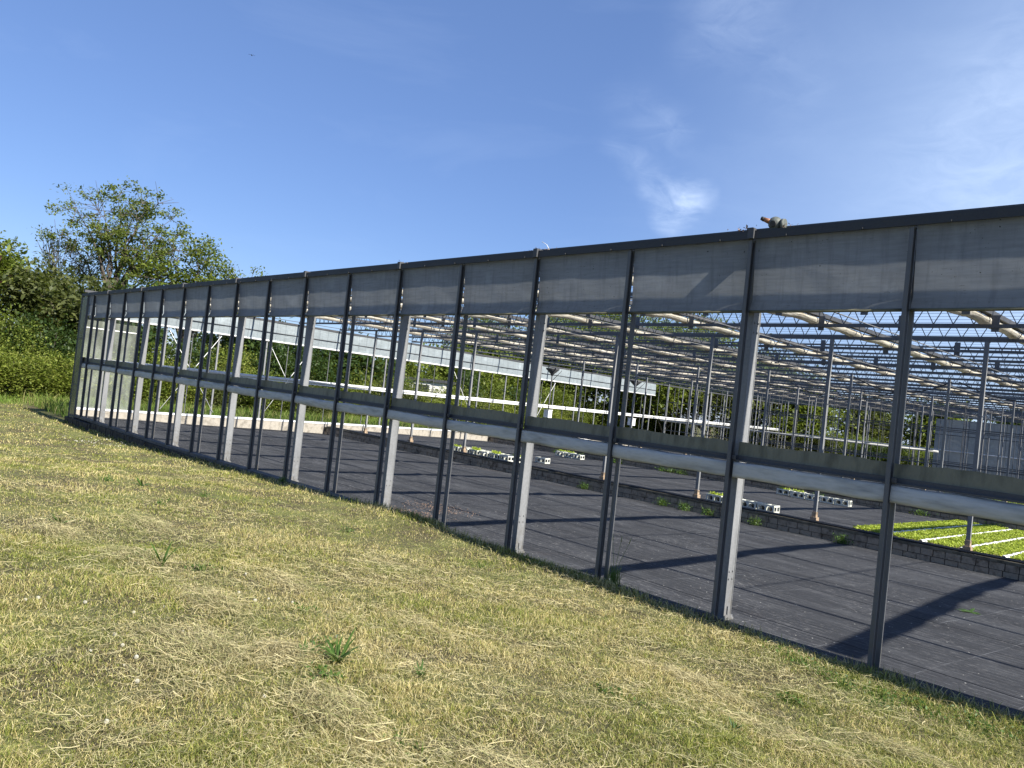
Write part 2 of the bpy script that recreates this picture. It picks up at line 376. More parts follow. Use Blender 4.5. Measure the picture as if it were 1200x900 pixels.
# --- front glazing bars
bar = MB().box(-.019,.019,-.03,-.014,-.28,ZT-.01).box(-.006,.006,-.014,.045,-.28,ZT-.02).box(-.016,.016,.045,.055,-.28,ZT-.02).mesh('glazing_bar', M['alu'])
gask = MB().box(-.0195,-.0065,-.0135,.02,-.27,ZT-.05).box(.0065,.0195,-.0135,.02,-.27,ZT-.05).mesh('gasket', M['rubber'])
for i in range(I0, I1+1):
    o = obj('glazing_bar', bar, gh, (-i*B, 0, 0)); obj('gasket', gask, o, (-i*B, 0, 0))
# --- front steel columns (odd) and light posts (even)
col = MB().box(-.037,.037,.125,.134,-.3,4.0).box(-.031,.031,.134,.268,-.3,4.0).box(-.037,.037,.268,.277,-.3,4.0)
for zc in (.42,.50,1.62,1.72,3.05,3.15):
    for yc in (.165,.235): col.tube([(.031,yc,zc),(.042,yc,zc)], .010, 6)
col = col.mesh('column', M['galv'])
foot = MB().box(-.055,.055,.105,.305,-.31,.01).box(-.05,.05,.12,.29,.01,.035).box(.036,.046,.19,.225,.05,.13).mesh('foot_plate', M['galv'])
lp = MB().box(-.018,.018,.15,.165,-.28,4.0).box(-.006,.006,.165,.215,-.28,4.0).mesh('post', M['alu'])
for i in range(I0, I1+1):
    z = -float(.09*sstep(-8,-19,-i*B))
    if i % 2:
        o = obj('column', col, gh, (-i*B, 0, z)); obj('foot_plate', foot, o, (-i*B, 0, z))
    else: obj('post', lp, gh, (-i*B, 0, z))
# --- film panels rolled down from the eaves
def film_panel(w, h, seed):
    r = random.Random(seed); P = []
    nxp, nz = 22, 14
    ph = [r.uniform(0, 6) for _ in range(4)]
    for a in range(nxp):
        u = a/(nxp-1); row = []
        for k in range(nz):
            t = k/(nz-1); z = -h*t
            e = math.sin(PI*u)
            y = .03 + .07*t + .0025*e*math.sin(5*u+3*t+ph[0]) + .001*e*math.sin(13*u-7*t+ph[1])
            if t > .86: y -= .05*math.sin((t-.86)/.14*PI/2)
            row.append((-w/2+w*u, y, z))
        P.append(row)
    return MB().grid(P)
film = [film_panel(1.552, .765, s).mesh('film_panel', M['film']) for s in range(4)]
hem = MB().tube([(-.776,.05,0),(.776,.05,0)], .016, 8).mesh('hem_tube', M['hem'])
for i in range(I0, I1):
    x = -(i+.5)*B
    o = obj('film_panel', film[(i*3) % 4], gh, (x, 0, ZT-.005)); obj('hem_tube', hem, o, (x, 0, ZT-.775))
o = obj('film_panel', film_panel(.6, .765, 9).mesh('film_panel', M['film']), gh, (-16*B-.32, 0, ZT-.005))
# --- eaves gutter with bolts, straps
g1 = MB().box(-26.98, 6.6, -.035, .080, ZT+.002, ZT+.07).box(-26.98, 6.6, -.05, -.035, ZT-.022, ZT+.05)
for k in range(44): g1.tube([(6.4-k*.76,-.056,ZT-.012),(6.4-k*.76,-.068,ZT-.012)], .014, 6)
eg = part('eaves_gutter', g1, M['gutter'], gh)
strap = MB().box(-.045,.03,-.055,.06,ZT+.072,ZT+.10).box(-.02,.05,-.075,-.05,ZT-.02,ZT+.085).mesh('strap', M['darksteel'])
for i in range(-3, 17, 2): obj('strap', strap, eg, (-i*B, 0, 0))
part('shade_board', MB().box(-26.9, 6.6, .128, .30, 4.12, 4.16), M['darksteel'], gh)  # unseen board added behind the film to shade the columns and lower film
# --- half-height rail with rolled curtain, one length per pair of bays
def curtain_roll(w, seed):
    r = random.Random(seed); P = []
    n = 30; seg = 14
    for a in range(n):
        x = -w/2 + w*a/(n-1); row = []
        sag = .012*math.sin(PI*a/(n-1)) + .004*math.sin(a*1.1+seed)
        for k in range(seg+1):
            an = 2*PI*k/seg; rr = .083*(1+.07*math.sin(3*an+a*.17+seed)+.03*math.sin(a*.9+an*2))
            row.append((x,   .062+.045*math.copysign(abs(math.cos(an))**.3, math.cos(an))*rr/.083, 1.590-sag+rr*math.copysign(abs(math.sin(an))**.8, math.sin(an))))
        P.append(row)
    return MB().grid(P)
for n, i in enumerate(range(-3, 17, 2)):
    x = -(i+1)*B; w = 3.13
    if i == 15: x, w = -(15*B+1.4), 2.7
    m = MB().box(-w/2,w/2,.06,.10,1.69,1.735).box(-w/2,w/2,.02,.06,1.672,1.69)
    rail = part('curtain_rail', m, M['darksteel'], gh, (x,0,.05*min(1,max(0,(i-2)/8))))
    zz = rail.location.z
    lipm = MB(); r = random.Random(n+40); P = []
    for a in range(40):
        u = a/39; P.append([(-w/2+w*u, .085+.008*math.sin(a*.7+n)+.01*t, 1.735+t*(.135+.008*math.sin(a*.45+n*2)+.004*math.sin(a*2.1))) for t in (0,.25,.5,.75,1)])
    obj('lip_strip', lipm.grid(P).mesh('lip_strip', M['lip']), rail, (x,0,zz))
    obj('curtain_roll', curtain_roll(w, n).mesh('curtain_roll', M['roll']), rail, (x,0,zz))
brk = MB().box(-.022,.022,-.002,.008,-.02,.02).tube([(.0,-.002,.0),(.0,-.01,.0)], .006, 6).mesh('rail_bracket', M['darksteel'])
for i in range(-3, 17): obj('rail_bracket', brk, gh, (-i*B+.045, .0, 1.712+.05*min(1,max(0,(i-2)/8))))
# --- sill and plinth
P = []
for k in range(90):
    x = 6.6-k*33.6/89; z = -float(.09*sstep(-8,-19,x)); z -= .075*float(sstep(-9.5,-6.5,x)); P.append([(x,-.03,z-.03),(x,-.03,z+.035),(x,.09,z+.05),(x,.11,z+.05),(x,.11,z-.03)])
part('sill', MB().grid(P, False), M['sill'], gh)
pl = MB()
for k in range(120):
    x0 = -8-k*19.1/120; x1 = x0-19.1/120
    step = -.12 if x0 < -24 else 0
    o2 = .012*math.sin(k*1.7)+.008*math.sin(k*.6)
    pl.box(x1, x0, -.065+o2-(.05 if x0 < -24 else 0), .095, -.9, -.04-float(.09*sstep(-8,-19,x0))+step*.3)
part('plinth', pl, M['plinthdark'], gh)
# --- corner panes at the far end of the front, and the corner post
cp = part('corner_post', MB().box(-26.99,-26.95,-.04,.03,-.35,ZT).box(-26.27,-26.235,-.045,.02,-.3,ZT), M['alu'], gh)
for z0, z1 in ((-.25,.95),(.98,2.55),(2.58,3.98)):
    part('corner_pane', MB().box(-26.945,-26.275,-.02,-.008,z0,z1), M['cornerglass'], gh)
part('corner_transom', MB().box(-26.945,-26.275,-.035,.01,.952,.978).box(-26.945,-26.275,-.035,.01,2.552,2.578), M['alu'], gh)
# --- end wall (far left), runs away from the corner
XE = -27.0; YB = 56.0; YF = 36.0
pw = part('end_plinth', MB().sbox(XE-.12, XE+.12, .05, YB, -.6, .10), M['concrete'], gh)
part('plinth_cap', MB().sbox(XE-.1, XE+.14, .05, YB, .102, .17), M['whitesteel'], gh)
ef = MB(); P = []
for a in range(150):
    y = .12+ (YF-.12)*a/149; row = []
    for k in range(9):
        t = k/8; row.append((XE+skx(y)+.07+.012*math.sin(y*2.2+t*3)+.02*math.sin(t*PI), y, 4.16-.78*t + .006*math.sin(y*.9)))
    P.append(row)
fa = part('end_film', ef.grid(P), M['whitefilm'], gh)
part('film_hem', MB().tube([(XE+.075,.12,3.385),(XE+skx(YF)+.075,YF,3.385)], .035, 10), M['whitesteel'], gh)
part('end_film_pipe', MB().tube([(XE+.11,.12,3.74),(XE+skx(YF)+.11,YF,3.74)], .016, 6), M['darksteel'], gh)
part('end_rail', MB().tube([(XE+.03,.12,1.86),(XE+skx(YB)+.03,YB,1.98)], .06, 10).tube([(XE+.05,.12,1.76),(XE+skx(YB)+.05,YB,1.88)], .03, 8), M['whitesteel'], gh)
part('end_eaves', MB().sbox(XE-.08, XE+.09, .02, YB, 4.165, 4.25), M['darksteel'], gh)
ep = MB().box(-.03,.03,-.03,.03,.17,4.16).mesh('end_post', M['galv'])
em = MB().box(-.014,.014,-.014,.014,.17,4.16).mesh('end_mullion', M['alu'])
y = .9; k = 0
while y < YB:
    if k % 2 == 0: obj('end_post', ep, gh, (XE+skx(y)+.02, y, 0))
    else: obj('end_mullion', em, gh, (XE+skx(y)-.03, y, 0))
    y += 1.02; k += 1
for y0, y1 in ((.05,.98),(1.02,1.92)):
    for z0, z1 in ((.18,1.72),(1.92,2.95),(2.99,3.34)):
        part('end_pane', MB().sbox(XE-.05, XE-.044, y0, y1, z0, z1), M['endglass'], gh)
part('pane_transom', MB().sbox(XE-.06, XE-.03, .05, 1.92, 2.953, 2.987), M['whitesteel'], gh)
for (ya, za, yb, zb) in ((3.0,3.3,5.04,.3),(5.04,3.3,3.0,.3),(9.1,3.3,7.1,.3),(7.1,3.3,9.1,.3),(17.3,3.3,19.4,.3),(25.4,3.3,23.4,.3)):
    part('brace_rod', MB().tube([(XE+skx(ya)+.1,ya,za),(XE+skx(yb)+.1,yb,zb)], .011, 6), M['whitesteel'], gh)
# --- interior columns
def zlift(y): return min(0., .054*(y-7.6))              # gutters and rolls fall gently towards the front eaves
def gx(y): return -.10
ic = MB().box(-.04,.04,-.03,.03,.02,ROOF-.03).mesh('column', M['galv'])
icf = MB().box(-.075,.075,-.07,.07,-.25,.10).box(-.05,.05,-.05,.05,.10,.22).mesh('foot', M['rust'])
ROWS = (10.4, 20.5, 30.6, 40.7, 50.8)
for y in ROWS:
    for k in range(-3, 9):
        x = -1.6 - 3.2*k + skx(y)
        if x < XE+skx(y)+.5: continue
        o = obj('column', ic, gh, (x, y, 0)); obj('foot', icf, o, (x, y, 0))
# --- roof trusses
XL, XR = -26.9, 8.0
tb = MB().box(XL, XR, -.03, .03, ROOF-.03, ROOF+.035).mesh('bottom_chord', M['roofsteel'])
tt = MB().box(XL, XR, -.022, .022, ROOF+.30, ROOF+.345).mesh('top_chord', M['roofsteel'])
w = MB(); x = XL; s = .17
while x + 2*s <= XR:
    w.tube([(x,0,ROOF+.035),(x+s*.8,0,ROOF+.30)], .010, 4, False); w.tube([(x+s*1.2,0,ROOF+.30),(x+2*s,0,ROOF+.035)], .010, 4, False); x += 2*s
tw = w.mesh('web', M['roofsteel'])
hgm = MB().box(-.06,.06,-.012,.012,ROOF-.10,ROOF+.20).mesh('gusset_plate', M['roofsteel'])
y = 2.24; k = 0
while y < YB:
    o = link(bpy.data.objects.new('truss', None)); o.parent = gh; o.location = Vector((skx(y), y, 0)) - gh.location
    for nme, me in (('bottom_chord', tb), ('top_chord', tt), ('web', tw)):
        obj(nme, me, o, (skx(y), y, 0))
    if k in (0,2,3,5,7):
        for q in range(12): obj('gusset_plate', hgm, o, (skx(y)-1.05-1.6*q, y, 0))
    y += 2.04; k += 1
# --- roof gutters, the cream rolls of roof film under them, drive rods and wires
P = []
for a in range(40):
    y = .5 + (YB-.5)*(a/39)**2; z = zlift(y); P.append([(gx(y)+q, y, ROOF+z+h) for q, h in ((.03,.30),(.03,.205),(.15,.205),(.15,.29),(.045,.29),(.03,.30))])
gut = MB().grid(P, False).mesh('roof_gutter', M['darksteel'])
def roll_mesh(seed):
    r = random.Random(seed); P = []; n = 320; seg = 14
    for a in range(n):
        y = .5 + (YB-.7)*a/(n-1); row = []
        f = .086*(1+.07*math.sin(y*2.3+seed)*math.sin(y*.9+2*seed)+.05*math.sin(y*6.1+seed)+.04*math.sin(y*11.3+2*seed))
        dx = .018*math.sin(y*1.53+seed)
        for k in range(seg+1):
            an = 2*PI*k/seg; rr = f*(1+.10*math.cos(2*an)+.05*math.sin(3*an+y*1.7+seed)+.05*math.sin(5*an+y*5))
            row.append((gx(y)+dx+rr*1.15*math.cos(an), y, ROOF+.12+zlift(y)+rr*math.sin(an)-.012*math.sin(y*3.06)))
        P.append(row)
    return MB().grid(P).mesh('roof_roll', M['cream'])
rolls = [roll_mesh(s) for s in range(4)]
for k in range(-3, 8):
    x = -1.6-3.2*k
    obj('roof_gutter', gut, gh, (x,0,0)); obj('roof_roll', rolls[k % 4], gh, (x,0,0))
rod = MB().tube([(gx(2.2),2.2,ROOF-.07),(gx(YB),YB,ROOF-.07)], .011, 6).mesh('drive_rod', M['roofsteel'])
for k in range(-3, 8): obj('drive_rod', rod, gh, (-3.2-3.2*k-.15,0,0))
wm = MB().tube([(-26.8,0,ROOF+.352),(8,0,ROOF+.352)], .005, 4, False).mesh('roof_wire', M['wire'])
y = 2.5; n = 0
while y < 34 and n < 78:
    obj('roof_wire', wm, gh, (skx(y), y, 0)); y += .41; n += 1
# --- back wall
bw = MB().box(-.025,.025,-.025,.025,-.2,4.25).mesh('back_post', M['galv'])
bmul = MB().box(-.012,.012,-.012,.012,-.2,4.25).mesh('back_mullion', M['alu'])
x = XE+skx(YB)+.4; k = 0
while x < 3:
    obj('back_post' if k % 4 == 0 else 'back_mullion', bw if k % 4 == 0 else bmul, gh, (x, YB+(.04 if k % 2 else -.04), 0)); x += 1.2; k += 1
part('back_rail', MB().box(XE-1.9, 8, YB-.12, YB-.07, .62, .68).box(XE-1.9, 8, YB-.12, YB-.07, 2.9, 2.96), M['alu'], gh)
part('back_pipe', MB().tube([(XE-1.9,YB+.12,1.75),(8,YB+.12,1.75)], .05, 8), M['whitesteel'], gh)
part('back_eaves', MB().box(XE-1.9, 8, YB-.06, YB+.09, 4.255, 4.36), M['darksteel'], gh)
part('back_plinth', MB().box(XE-1.9, 8, YB-.06, YB+.1, -.6, -.02), M['concrete'], gh)
P = [[(-17.5+25*a/40, YB+.2+.02*math.sin(a*1.3), z) for z in (-.05,1.0,2.0,3.0,4.1)] for a in range(41)]
part('back_curtain', MB().grid(P), M['greysheet'], gh)
# partition of thin posts in the last bay
for y, x, dx in ((36.2,-27.9,.82), (41.2,-25.0,1.25), (46.0,-26.5,1.0)):
    x0 = x; k = 0
    while x < -2:
        obj('partition_post', bmul if k % 4 else bw, gh, (x, y, 0)); x += dx; k += 1
    part('partition_rail', MB().box(x0, -2, y-.06, y-.03, 1.1, 1.15).box(x0, -2, y-.06, y-.03, 3.0, 3.05), M['alu'], gh)
    part('partition_sill', MB().box(x0, -2, y-.05, y+.05, -.3, .12), M['concrete'], gh)
part('partition_pipe', MB().tube([(-28.5,36.45,1.75),(-11,36.45,1.75)], .06, 8), M['roll'], gh)
for k in range(5):
    xa = -27.2+2.46*k; part('brace_rod', MB().tube([(xa,36.1,.2 if k%2 else 3.0),(xa+2.4,36.1,3.0 if k%2 else .2)], .014, 6), M['alu'], gh)

# ------------------------------------------------------------------ low block walls with pipes between the bays
def block_wall(y0, z0, z1, label):
    t = thing('block_wall', (-12+skx(y0), y0, z0), label, 'low wall')
    mb = MB(); r = random.Random(int(y0*10)); h = (z1-z0-.05)/2
    for c in range(2):
        x = XE+skx(y0)+.2 + (.13 if c else 0)
        while x < 8:
            L = r.uniform(.22,.30); d = r.uniform(-.012,.012)
            mb.box(x+.008, x+L-.008, y0+d, y0+.13, z0+c*h+.006, z0+(c+1)*h-.006); x += L
    part('block_courses', mb, M['blocks'], t)
    part('mortar_core', MB().box(XE+skx(y0)+.15, 8, y0+.02, y0+.30, z0-.2, z1-.052), M['plinthdark'], t)
    part('coping', MB().box(XE+skx(y0)+.15, 8, y0-.005, y0+.31, z1-.05, z1), M['copingm'], t)
    return t
M['blocks'] = matte('old_concrete_block', (.10,.075,.05), (.30,.25,.19), 6, .95, .5, third=(.2,.16,.115))
M['copingm'] = matte('mossy_coping', (.05,.045,.03), (.17,.15,.11), 5, .95, .4)
block_wall(10.12, -.36, -.02, 'low block wall nearest the front, with twin black pipes along its top')
block_wall(20.32, -.34, -.05, 'low block wall farther back, behind the white planter trays')
for (yy, zz, lab) in ((10.20, .005, 'thin black pipe on the nearer low wall, front one of the pair'), (10.30, .012, 'thin black pipe on the nearer low wall, rear one of the pair'), (20.45, -.02, 'thin black pipe along the farther low wall')):
    mb = MB(); mb.tube([(XE+skx(yy)+.3+j*.85, yy+.008*math.sin(j*.8), zz+.006*math.sin(j*1.3)) for j in range(41)], .022, 8)
    o = part('pipe', mb, M['blackpipe'], None); tag(o, lab, 'pipe')

# ------------------------------------------------------------------ leaf and blade generators
def leaves_mesh(name, cen, size, mat, droop=.3, aspect=.55, flat=.5):
    n = len(cen); th = rng.uniform(0, 2*PI, n); el = rng.normal(-droop, .5, n)
    d = np.stack([np.cos(th)*np.cos(el), np.sin(th)*np.cos(el), np.sin(el)], 1)
    up = np.stack([rng.normal(0, flat, n), rng.normal(0, flat, n), np.ones(n)], 1)
    s = np.cross(d, up); s /= np.linalg.norm(s, axis=1)[:, None] + 1e-9
    nrm = np.cross(s, d)
    L = (size*rng.uniform(.65, 1.35, n))[:, None]; W = L*aspect
    b = cen - d*L*.5; t = cen + d*L*.5
    mid = cen + nrm*L*.08
    V = np.stack([b, mid+s*W*.5-nrm*L*.12, t-nrm*L*.05, mid-s*W*.5-nrm*L*.12], 1).reshape(-1, 3)
    F = np.arange(n*4).reshape(n, 4)
    return raw_mesh(name, V, [F], mat, False)

def grow_tree(h, spread, depth, seed, lean=0, first=.3, up=.35, nb=(3,5), trunk_r=.16, taper=.62):
    r = random.Random(seed); segs = []; tips = []
    def rec(p, d, L, rad, lv):
        pts = [p.copy()]; rads = [rad]; n = 5 if lv == 0 else 4
        for k in range(n):
            d = (d + Vector((r.gauss(0,.13), r.gauss(0,.13), r.gauss(0,.06)+ (up*.25 if lv else 0)))).normalized()
            p = p + d*(L/n); pts.append(p.copy()); rads.append(rad*(1-.5*(k+1)/n))
        segs.append((pts, rads, lv))
        if lv >= depth-1:
            for q in pts[1:]: tips.append((q, L*.35))
        if lv >= depth: return
        m = r.randint(*nb) + (2 if lv == 0 else 0)
        for j in range(m):
            t = first + (1-first)*(j+r.random())/m if lv == 0 else .35 + .65*(j+r.random())/m
            i = min(int(t*n), n-1); f = t*n-i
            q = pts[i].lerp(pts[i+1], f); az = r.uniform(0, 2*PI) + j*2.4
            tilt = r.uniform(.5, 1.0)*spread
            ax = Vector((math.cos(az), math.sin(az), 0)); nd = (d*math.cos(tilt) + ax*math.sin(tilt)).normalized()
            rec(q, nd, L*r.uniform(.5,.75)*(1.1-.35*t if lv == 0 else 1), rads[i]*taper, lv+1)
        rec(pts[-1], d, L*.55, rads[-1]*.9, lv+1)
    rec(Vector((0,0,-.3)), Vector((lean,0,1)).normalized(), h*.55, trunk_r, 0)
    zmax = max(p.z for s in segs for p in s[0]); k = h/zmax
    segs = [([p*k for p in s[0]], s[1], s[2]) for s in segs]; tips = [(p*k, a*k) for p, a in tips]
    return segs, tips
def tree(name, loc, h, label, cat, leaf, seed, nleaf=7000, lsize=.22, spread=.9, depth=3, lean=0, group=None, dens=.34, first=.3, clump=1.0, nb=(3,5), tr=.16):
    t = thing(name, loc, label, cat, group)
    segs, tips = grow_tree(h, spread, depth, seed, lean, first, nb=nb, trunk_r=tr)
    mb = MB()
    for pts, rads, lv in segs: mb.tube([p+Vector(loc) for p in pts], [max(x, .012) for x in rads], 7 if lv == 0 else 5 if lv == 1 else 4, cap=False)
    part('trunk', mb, M['bark'], t)
    T = np.array([tuple(p) for p, _ in tips]); keep = rng.random(len(T)) < .85; T = T[keep]
    per = max(1, nleaf//len(T)); cen = []
    for p in T:
        m = int(per*rng.uniform(.3, 1.7)); rad = dens*clump*rng.uniform(.6, 1.3)
        cen.append(p + rng.normal(0, 1, (m, 3))*np.array([rad, rad, rad*.6]))
    cen = np.concatenate(cen)
    obj('crown', leaves_mesh('crown', cen, lsize, leaf), t, loc)
    return t
def bush_mesh(seed, rx, ry, h, n, size, leaf, nlobe=16):
    r = np.random.default_rng(seed); cen = []
    lob = [(r.uniform(-.75,.75)*rx, r.uniform(-.75,.75)*ry, r.uniform(.15,.85)*h, r.uniform(.22,.42)) for _ in range(nlobe)]
    for (x, y, z, s) in lob:
        m = int(n/nlobe*r.uniform(.6,1.4)); d = r.normal(0, 1, (m, 3)); d /= np.linalg.norm(d, axis=1)[:, None]
        rad = r.uniform(.35, 1.0, m)**.5*(1+.15*r.normal(0,1,m))
        c = np.array([x, y, z]) + d*rad[:, None]*np.array([rx*s*1.4, ry*s*1.4, h*s]); cen.append(c)
    m = n//6; c = np.stack([r.uniform(-rx,rx,m), r.uniform(-ry,ry,m), np.abs(r.normal(0,.35,m))*h], 1); cen.append(c)
    cen = np.concatenate(cen); cen = cen[cen[:,2] > -.1]
    st = MB(); rr = random.Random(seed)
    for k in range(9):
        a = rr.uniform(0, 2*PI); q = Vector((math.cos(a)*rx*.7*rr.random(), math.sin(a)*ry*.7*rr.random(), h*rr.uniform(.5,.85)))
        st.tube([(q.x*.15,q.y*.15,-.3), (q.x*.5,q.y*.5,q.z*.5), tuple(q)], [.035,.022,.01], 5, cap=False)
    return leaves_mesh('foliage', cen, size, leaf), st.mesh('stems', M['bark'])

# ------------------------------------------------------------------ bushes and trees beyond the end wall
BUSH = {}
for nm, leaf, sz in (('light', 'leaf_light', .20), ('mid', 'leaf_mid', .21), ('olive', 'leaf_olive', .18), ('dark', 'leaf_dark', .24)):
    BUSH[nm] = [bush_mesh(s+10*len(BUSH), 2.0, 2.0, 3.0, 9500, sz*.68, M[leaf]) for s in range(2)]
def bush(x, y, nm, v, sx, sz, rz, label, group):
    loc = (x, y, float(G(x, y)) if y < 0 else -.4)
    t = thing('bush', loc, label, 'bush', group); t.rotation_euler.z = rz; t.scale = (sx, sx, sz)
    for pn, me in zip(('foliage', 'stems'), BUSH[nm][v]):
        o = link(bpy.data.objects.new(pn, me)); o.parent = t
    return t
BL = {'light': 'light green leafy bush in the scrub beyond the end wall', 'mid': 'mid green bush in the scrub beyond the end wall',
      'olive': 'olive brown bush in the scrub beyond the end wall', 'dark': 'dark green bush in the scrub beyond the end wall'}
k = 0
for row, (xo, hs) in enumerate(((-38.0, .80), (-40.6, 1.12))):
    y = -13.0 if row == 0 else -14.2
    while y < 64:
        u = random.random()
        if row == 0: nm = 'light' if u < .6 or (y < 4 and u < .88) else 'mid' if u < .85 else 'olive'
        else: nm = 'mid' if u < .4 else 'dark' if u < .7 else 'light'
        if y > 14 and row == 0: nm = 'light' if u < .4 else 'olive' if u < .7 else 'mid'
        bush(xo+random.uniform(-.8,.8)+skx(max(y,0))*2, y, nm, k % 2, random.uniform(.85,1.2), hs*random.uniform(.8,1.2), random.uniform(0,6), BL[nm], nm+' green bushes in the scrub beyond the end wall')
        y += random.uniform(1.9, 2.7); k += 1
for x in np.arange(-38, 12, 3.0):                      # scrub behind the back wall
    nm = random.choice(['mid','olive','dark'])
    bush(float(x), 62+random.uniform(-1,1), nm, k % 2, 1.1, random.uniform(.7,1.0), random.uniform(0,6),
         {'mid':'mid green','olive':'olive brown','dark':'dark green'}[nm]+' bush behind the back wall of the greenhouse', nm+' bushes behind the back wall'); k += 1

def at(az, dist):                                      # bearing from the lawn viewpoint (degrees, left negative)
    a = math.radians(az); return (2.65+math.sin(a)*dist, -7.26+math.cos(a)*dist)
def plant_tree(az, dist, top, name, label, leaf, seed, group=None, **kw):
    x, y = at(az, dist); h = top*dist+2.06+.4
    return tree(name, (x, y, -.4), h, label, 'tree', M[leaf], seed, group=group, **kw)
plant_tree(-66.9, 56, .075, 'broad_tree', 'small spreading green tree at the right end of the left hand group', 'leaf_mid', 18, nleaf=8000, lsize=.28, spread=1.15, dens=.5)
plant_tree(-73.0, 47, .085, 'broad_tree', 'dark leafy tree standing right above the greenhouse corner', 'leaf_dark', 22, nleaf=10000, lsize=.30, spread=1.05, dens=.55, first=.2)
plant_tree(-77.6, 47, .085, 'broad_tree', 'olive leafy tree just left of the greenhouse corner', 'leaf_olive', 31, nleaf=11000, lsize=.27, spread=1.05, dens=.55, first=.15)
plant_tree(-79.6, 48, .10, 'broad_tree', 'dense olive tree at the far left behind the scrub', 'leaf_olive', 44, nleaf=11000, lsize=.27, spread=1.0, dens=.55, first=.15)
plant_tree(-78.4, 53, .148, 'bare_topped_tree', 'thin twiggy tree rising left of the tall open crowned one', 'leaf_olive', 27, nleaf=1500, lsize=.2, spread=.6, depth=4, dens=.3, first=.5, nb=(2,3))
plant_tree(-81.9, 50, .115, 'broad_tree', 'leafy green tree cut by the left edge of the view', 'leaf_mid', 52, nleaf=10000, lsize=.28, spread=1.0, dens=.5)
plant_tree(-84.0, 46, .122, 'copper_tree', 'dark copper leaved tree at the left edge', 'leaf_copper', 61, nleaf=5000, lsize=.24, spread=.8, dens=.42)
plant_tree(-84.5, 47, .11, 'broad_tree', 'green tree beyond the left edge beside the copper one', 'leaf_mid', 66, nleaf=8000, lsize=.28, spread=1.0, dens=.5)
def sculpt(az, dist, label, name, leaf, seed, fork, tips, nleaf, lsize, clus, tr=.22, keep=.8, sub=4):
    # a tree given by its fork (height) and limb ends (sideways, height) in metres; depth is free
    x, y = at(az, dist); loc = Vector((x, y, -.4)); a = math.radians(az); sd = Vector((math.cos(a), -math.sin(a), 0)); bk = Vector((math.sin(a), math.cos(a), 0))
    r = random.Random(seed); t = thing(name, loc, label, 'tree'); mb = MB(); cl = []
    f0 = Vector((0, 0, fork)); pts = [Vector((0,0,-.3)), Vector((.1,.05,fork*.35)), Vector((-.05,.1,fork*.7)), f0]
    mb.tube([loc+p for p in pts], [tr*1.25, tr, tr*.85, tr*.75], 8, cap=False)
    for (s, h, up) in tips:
        dep = r.uniform(-2.2, 2.2); e = sd*s + bk*dep + Vector((0,0,h)); m = f0.lerp(e, .5) + Vector((0,0,up)) - sd*s*.12 + Vector((r.gauss(0,.25), r.gauss(0,.25), 0))
        st = f0 + Vector((0,0,-r.uniform(0,.25)*fork))
        cv = [st*((1-u)**2) + m*(2*u*(1-u)) + e*(u*u) + Vector((r.gauss(0,.10), r.gauss(0,.10), r.gauss(0,.07)))*(1 if .05 < u < 1 else 0) for u in [k/8 for k in range(9)]]
        mb.tube([loc+p for p in cv], [max(.016, tr*.5*(1-k/8.6)**1.2) for k in range(9)], 6, cap=False)
        for k in range(3, 9):
            for q in range(sub):
                d = Vector((r.gauss(0,1), r.gauss(0,1), r.gauss(.35,.6))).normalized(); L = r.uniform(.5, 1.5)*(.6+.5*(k/8)); b = cv[k].lerp(cv[min(8,k+1)], r.random()); c1 = b + d*L*.55 + Vector((r.gauss(0,.1), r.gauss(0,.1), .05)); c2 = b + d*L + Vector((0,0,r.uniform(-.1,.25)))
                mb.tube([loc+b, loc+c1, loc+c2], [.022,.014,.008], 4, cap=False)
                if r.random() < keep: cl += [c2, c1.lerp(c2, .6)]
    part('trunk', mb, M['bark'], t)
    cen = []; per = nleaf/len(cl)
    for c in cl:
        m = int(per*r.uniform(.2, 1.9)); cen.append(np.array(c) + rng.normal(0, 1, (m, 3))*np.array([clus, clus, clus*.55])*r.uniform(.6,1.3))
    obj('crown', leaves_mesh('crown', np.concatenate(cen), lsize, leaf), t, loc); return t
sculpt(-74.6, 52, 'tall open crowned tree with see-through branches, highest at the left', 'open_crowned_tree', M['leaf_thin'], 5, 6.0,
       [(-1.4,11.3,.6),(-.3,12.1,.8),(.7,11.9,.9),(1.9,12.0,.6),(2.9,11.6,.3),(3.2,10.5,-.1),(2.5,9.8,-.2),(-2.3,10.6,.2),(-3.0,9.4,-.2),(-2.7,8.6,-.3),(1.0,11.6,.9),(-1.2,10.8,.6),(1.6,9.8,.2),(3.4,9.0,-.4),(-.6,9.6,.4)], 11500, .175, .24, .24, keep=.55)
sculpt(-70.0, 51, 'layered bright green tree right of the tall open crowned one', 'layered_tree', M['leaf_mid'], 12, 4.2,
       [(-2.4,8.0,.4),(-1.0,9.0,.6),(.2,9.2,.8),(1.3,8.7,.6),(2.4,8.4,.3),(3.4,7.9,.1),(4.3,7.4,-.1),(4.5,6.8,-.2),(-3.2,7.4,0),(-1.8,7.2,.3),(0.4,8.0,.6),(1.8,7.6,.3),(3.0,7.0,.1),(-2.6,6.2,0),(2.2,6.0,0),(.4,6.4,.2)], 15000, .21, .33, .22, keep=.65, sub=5)
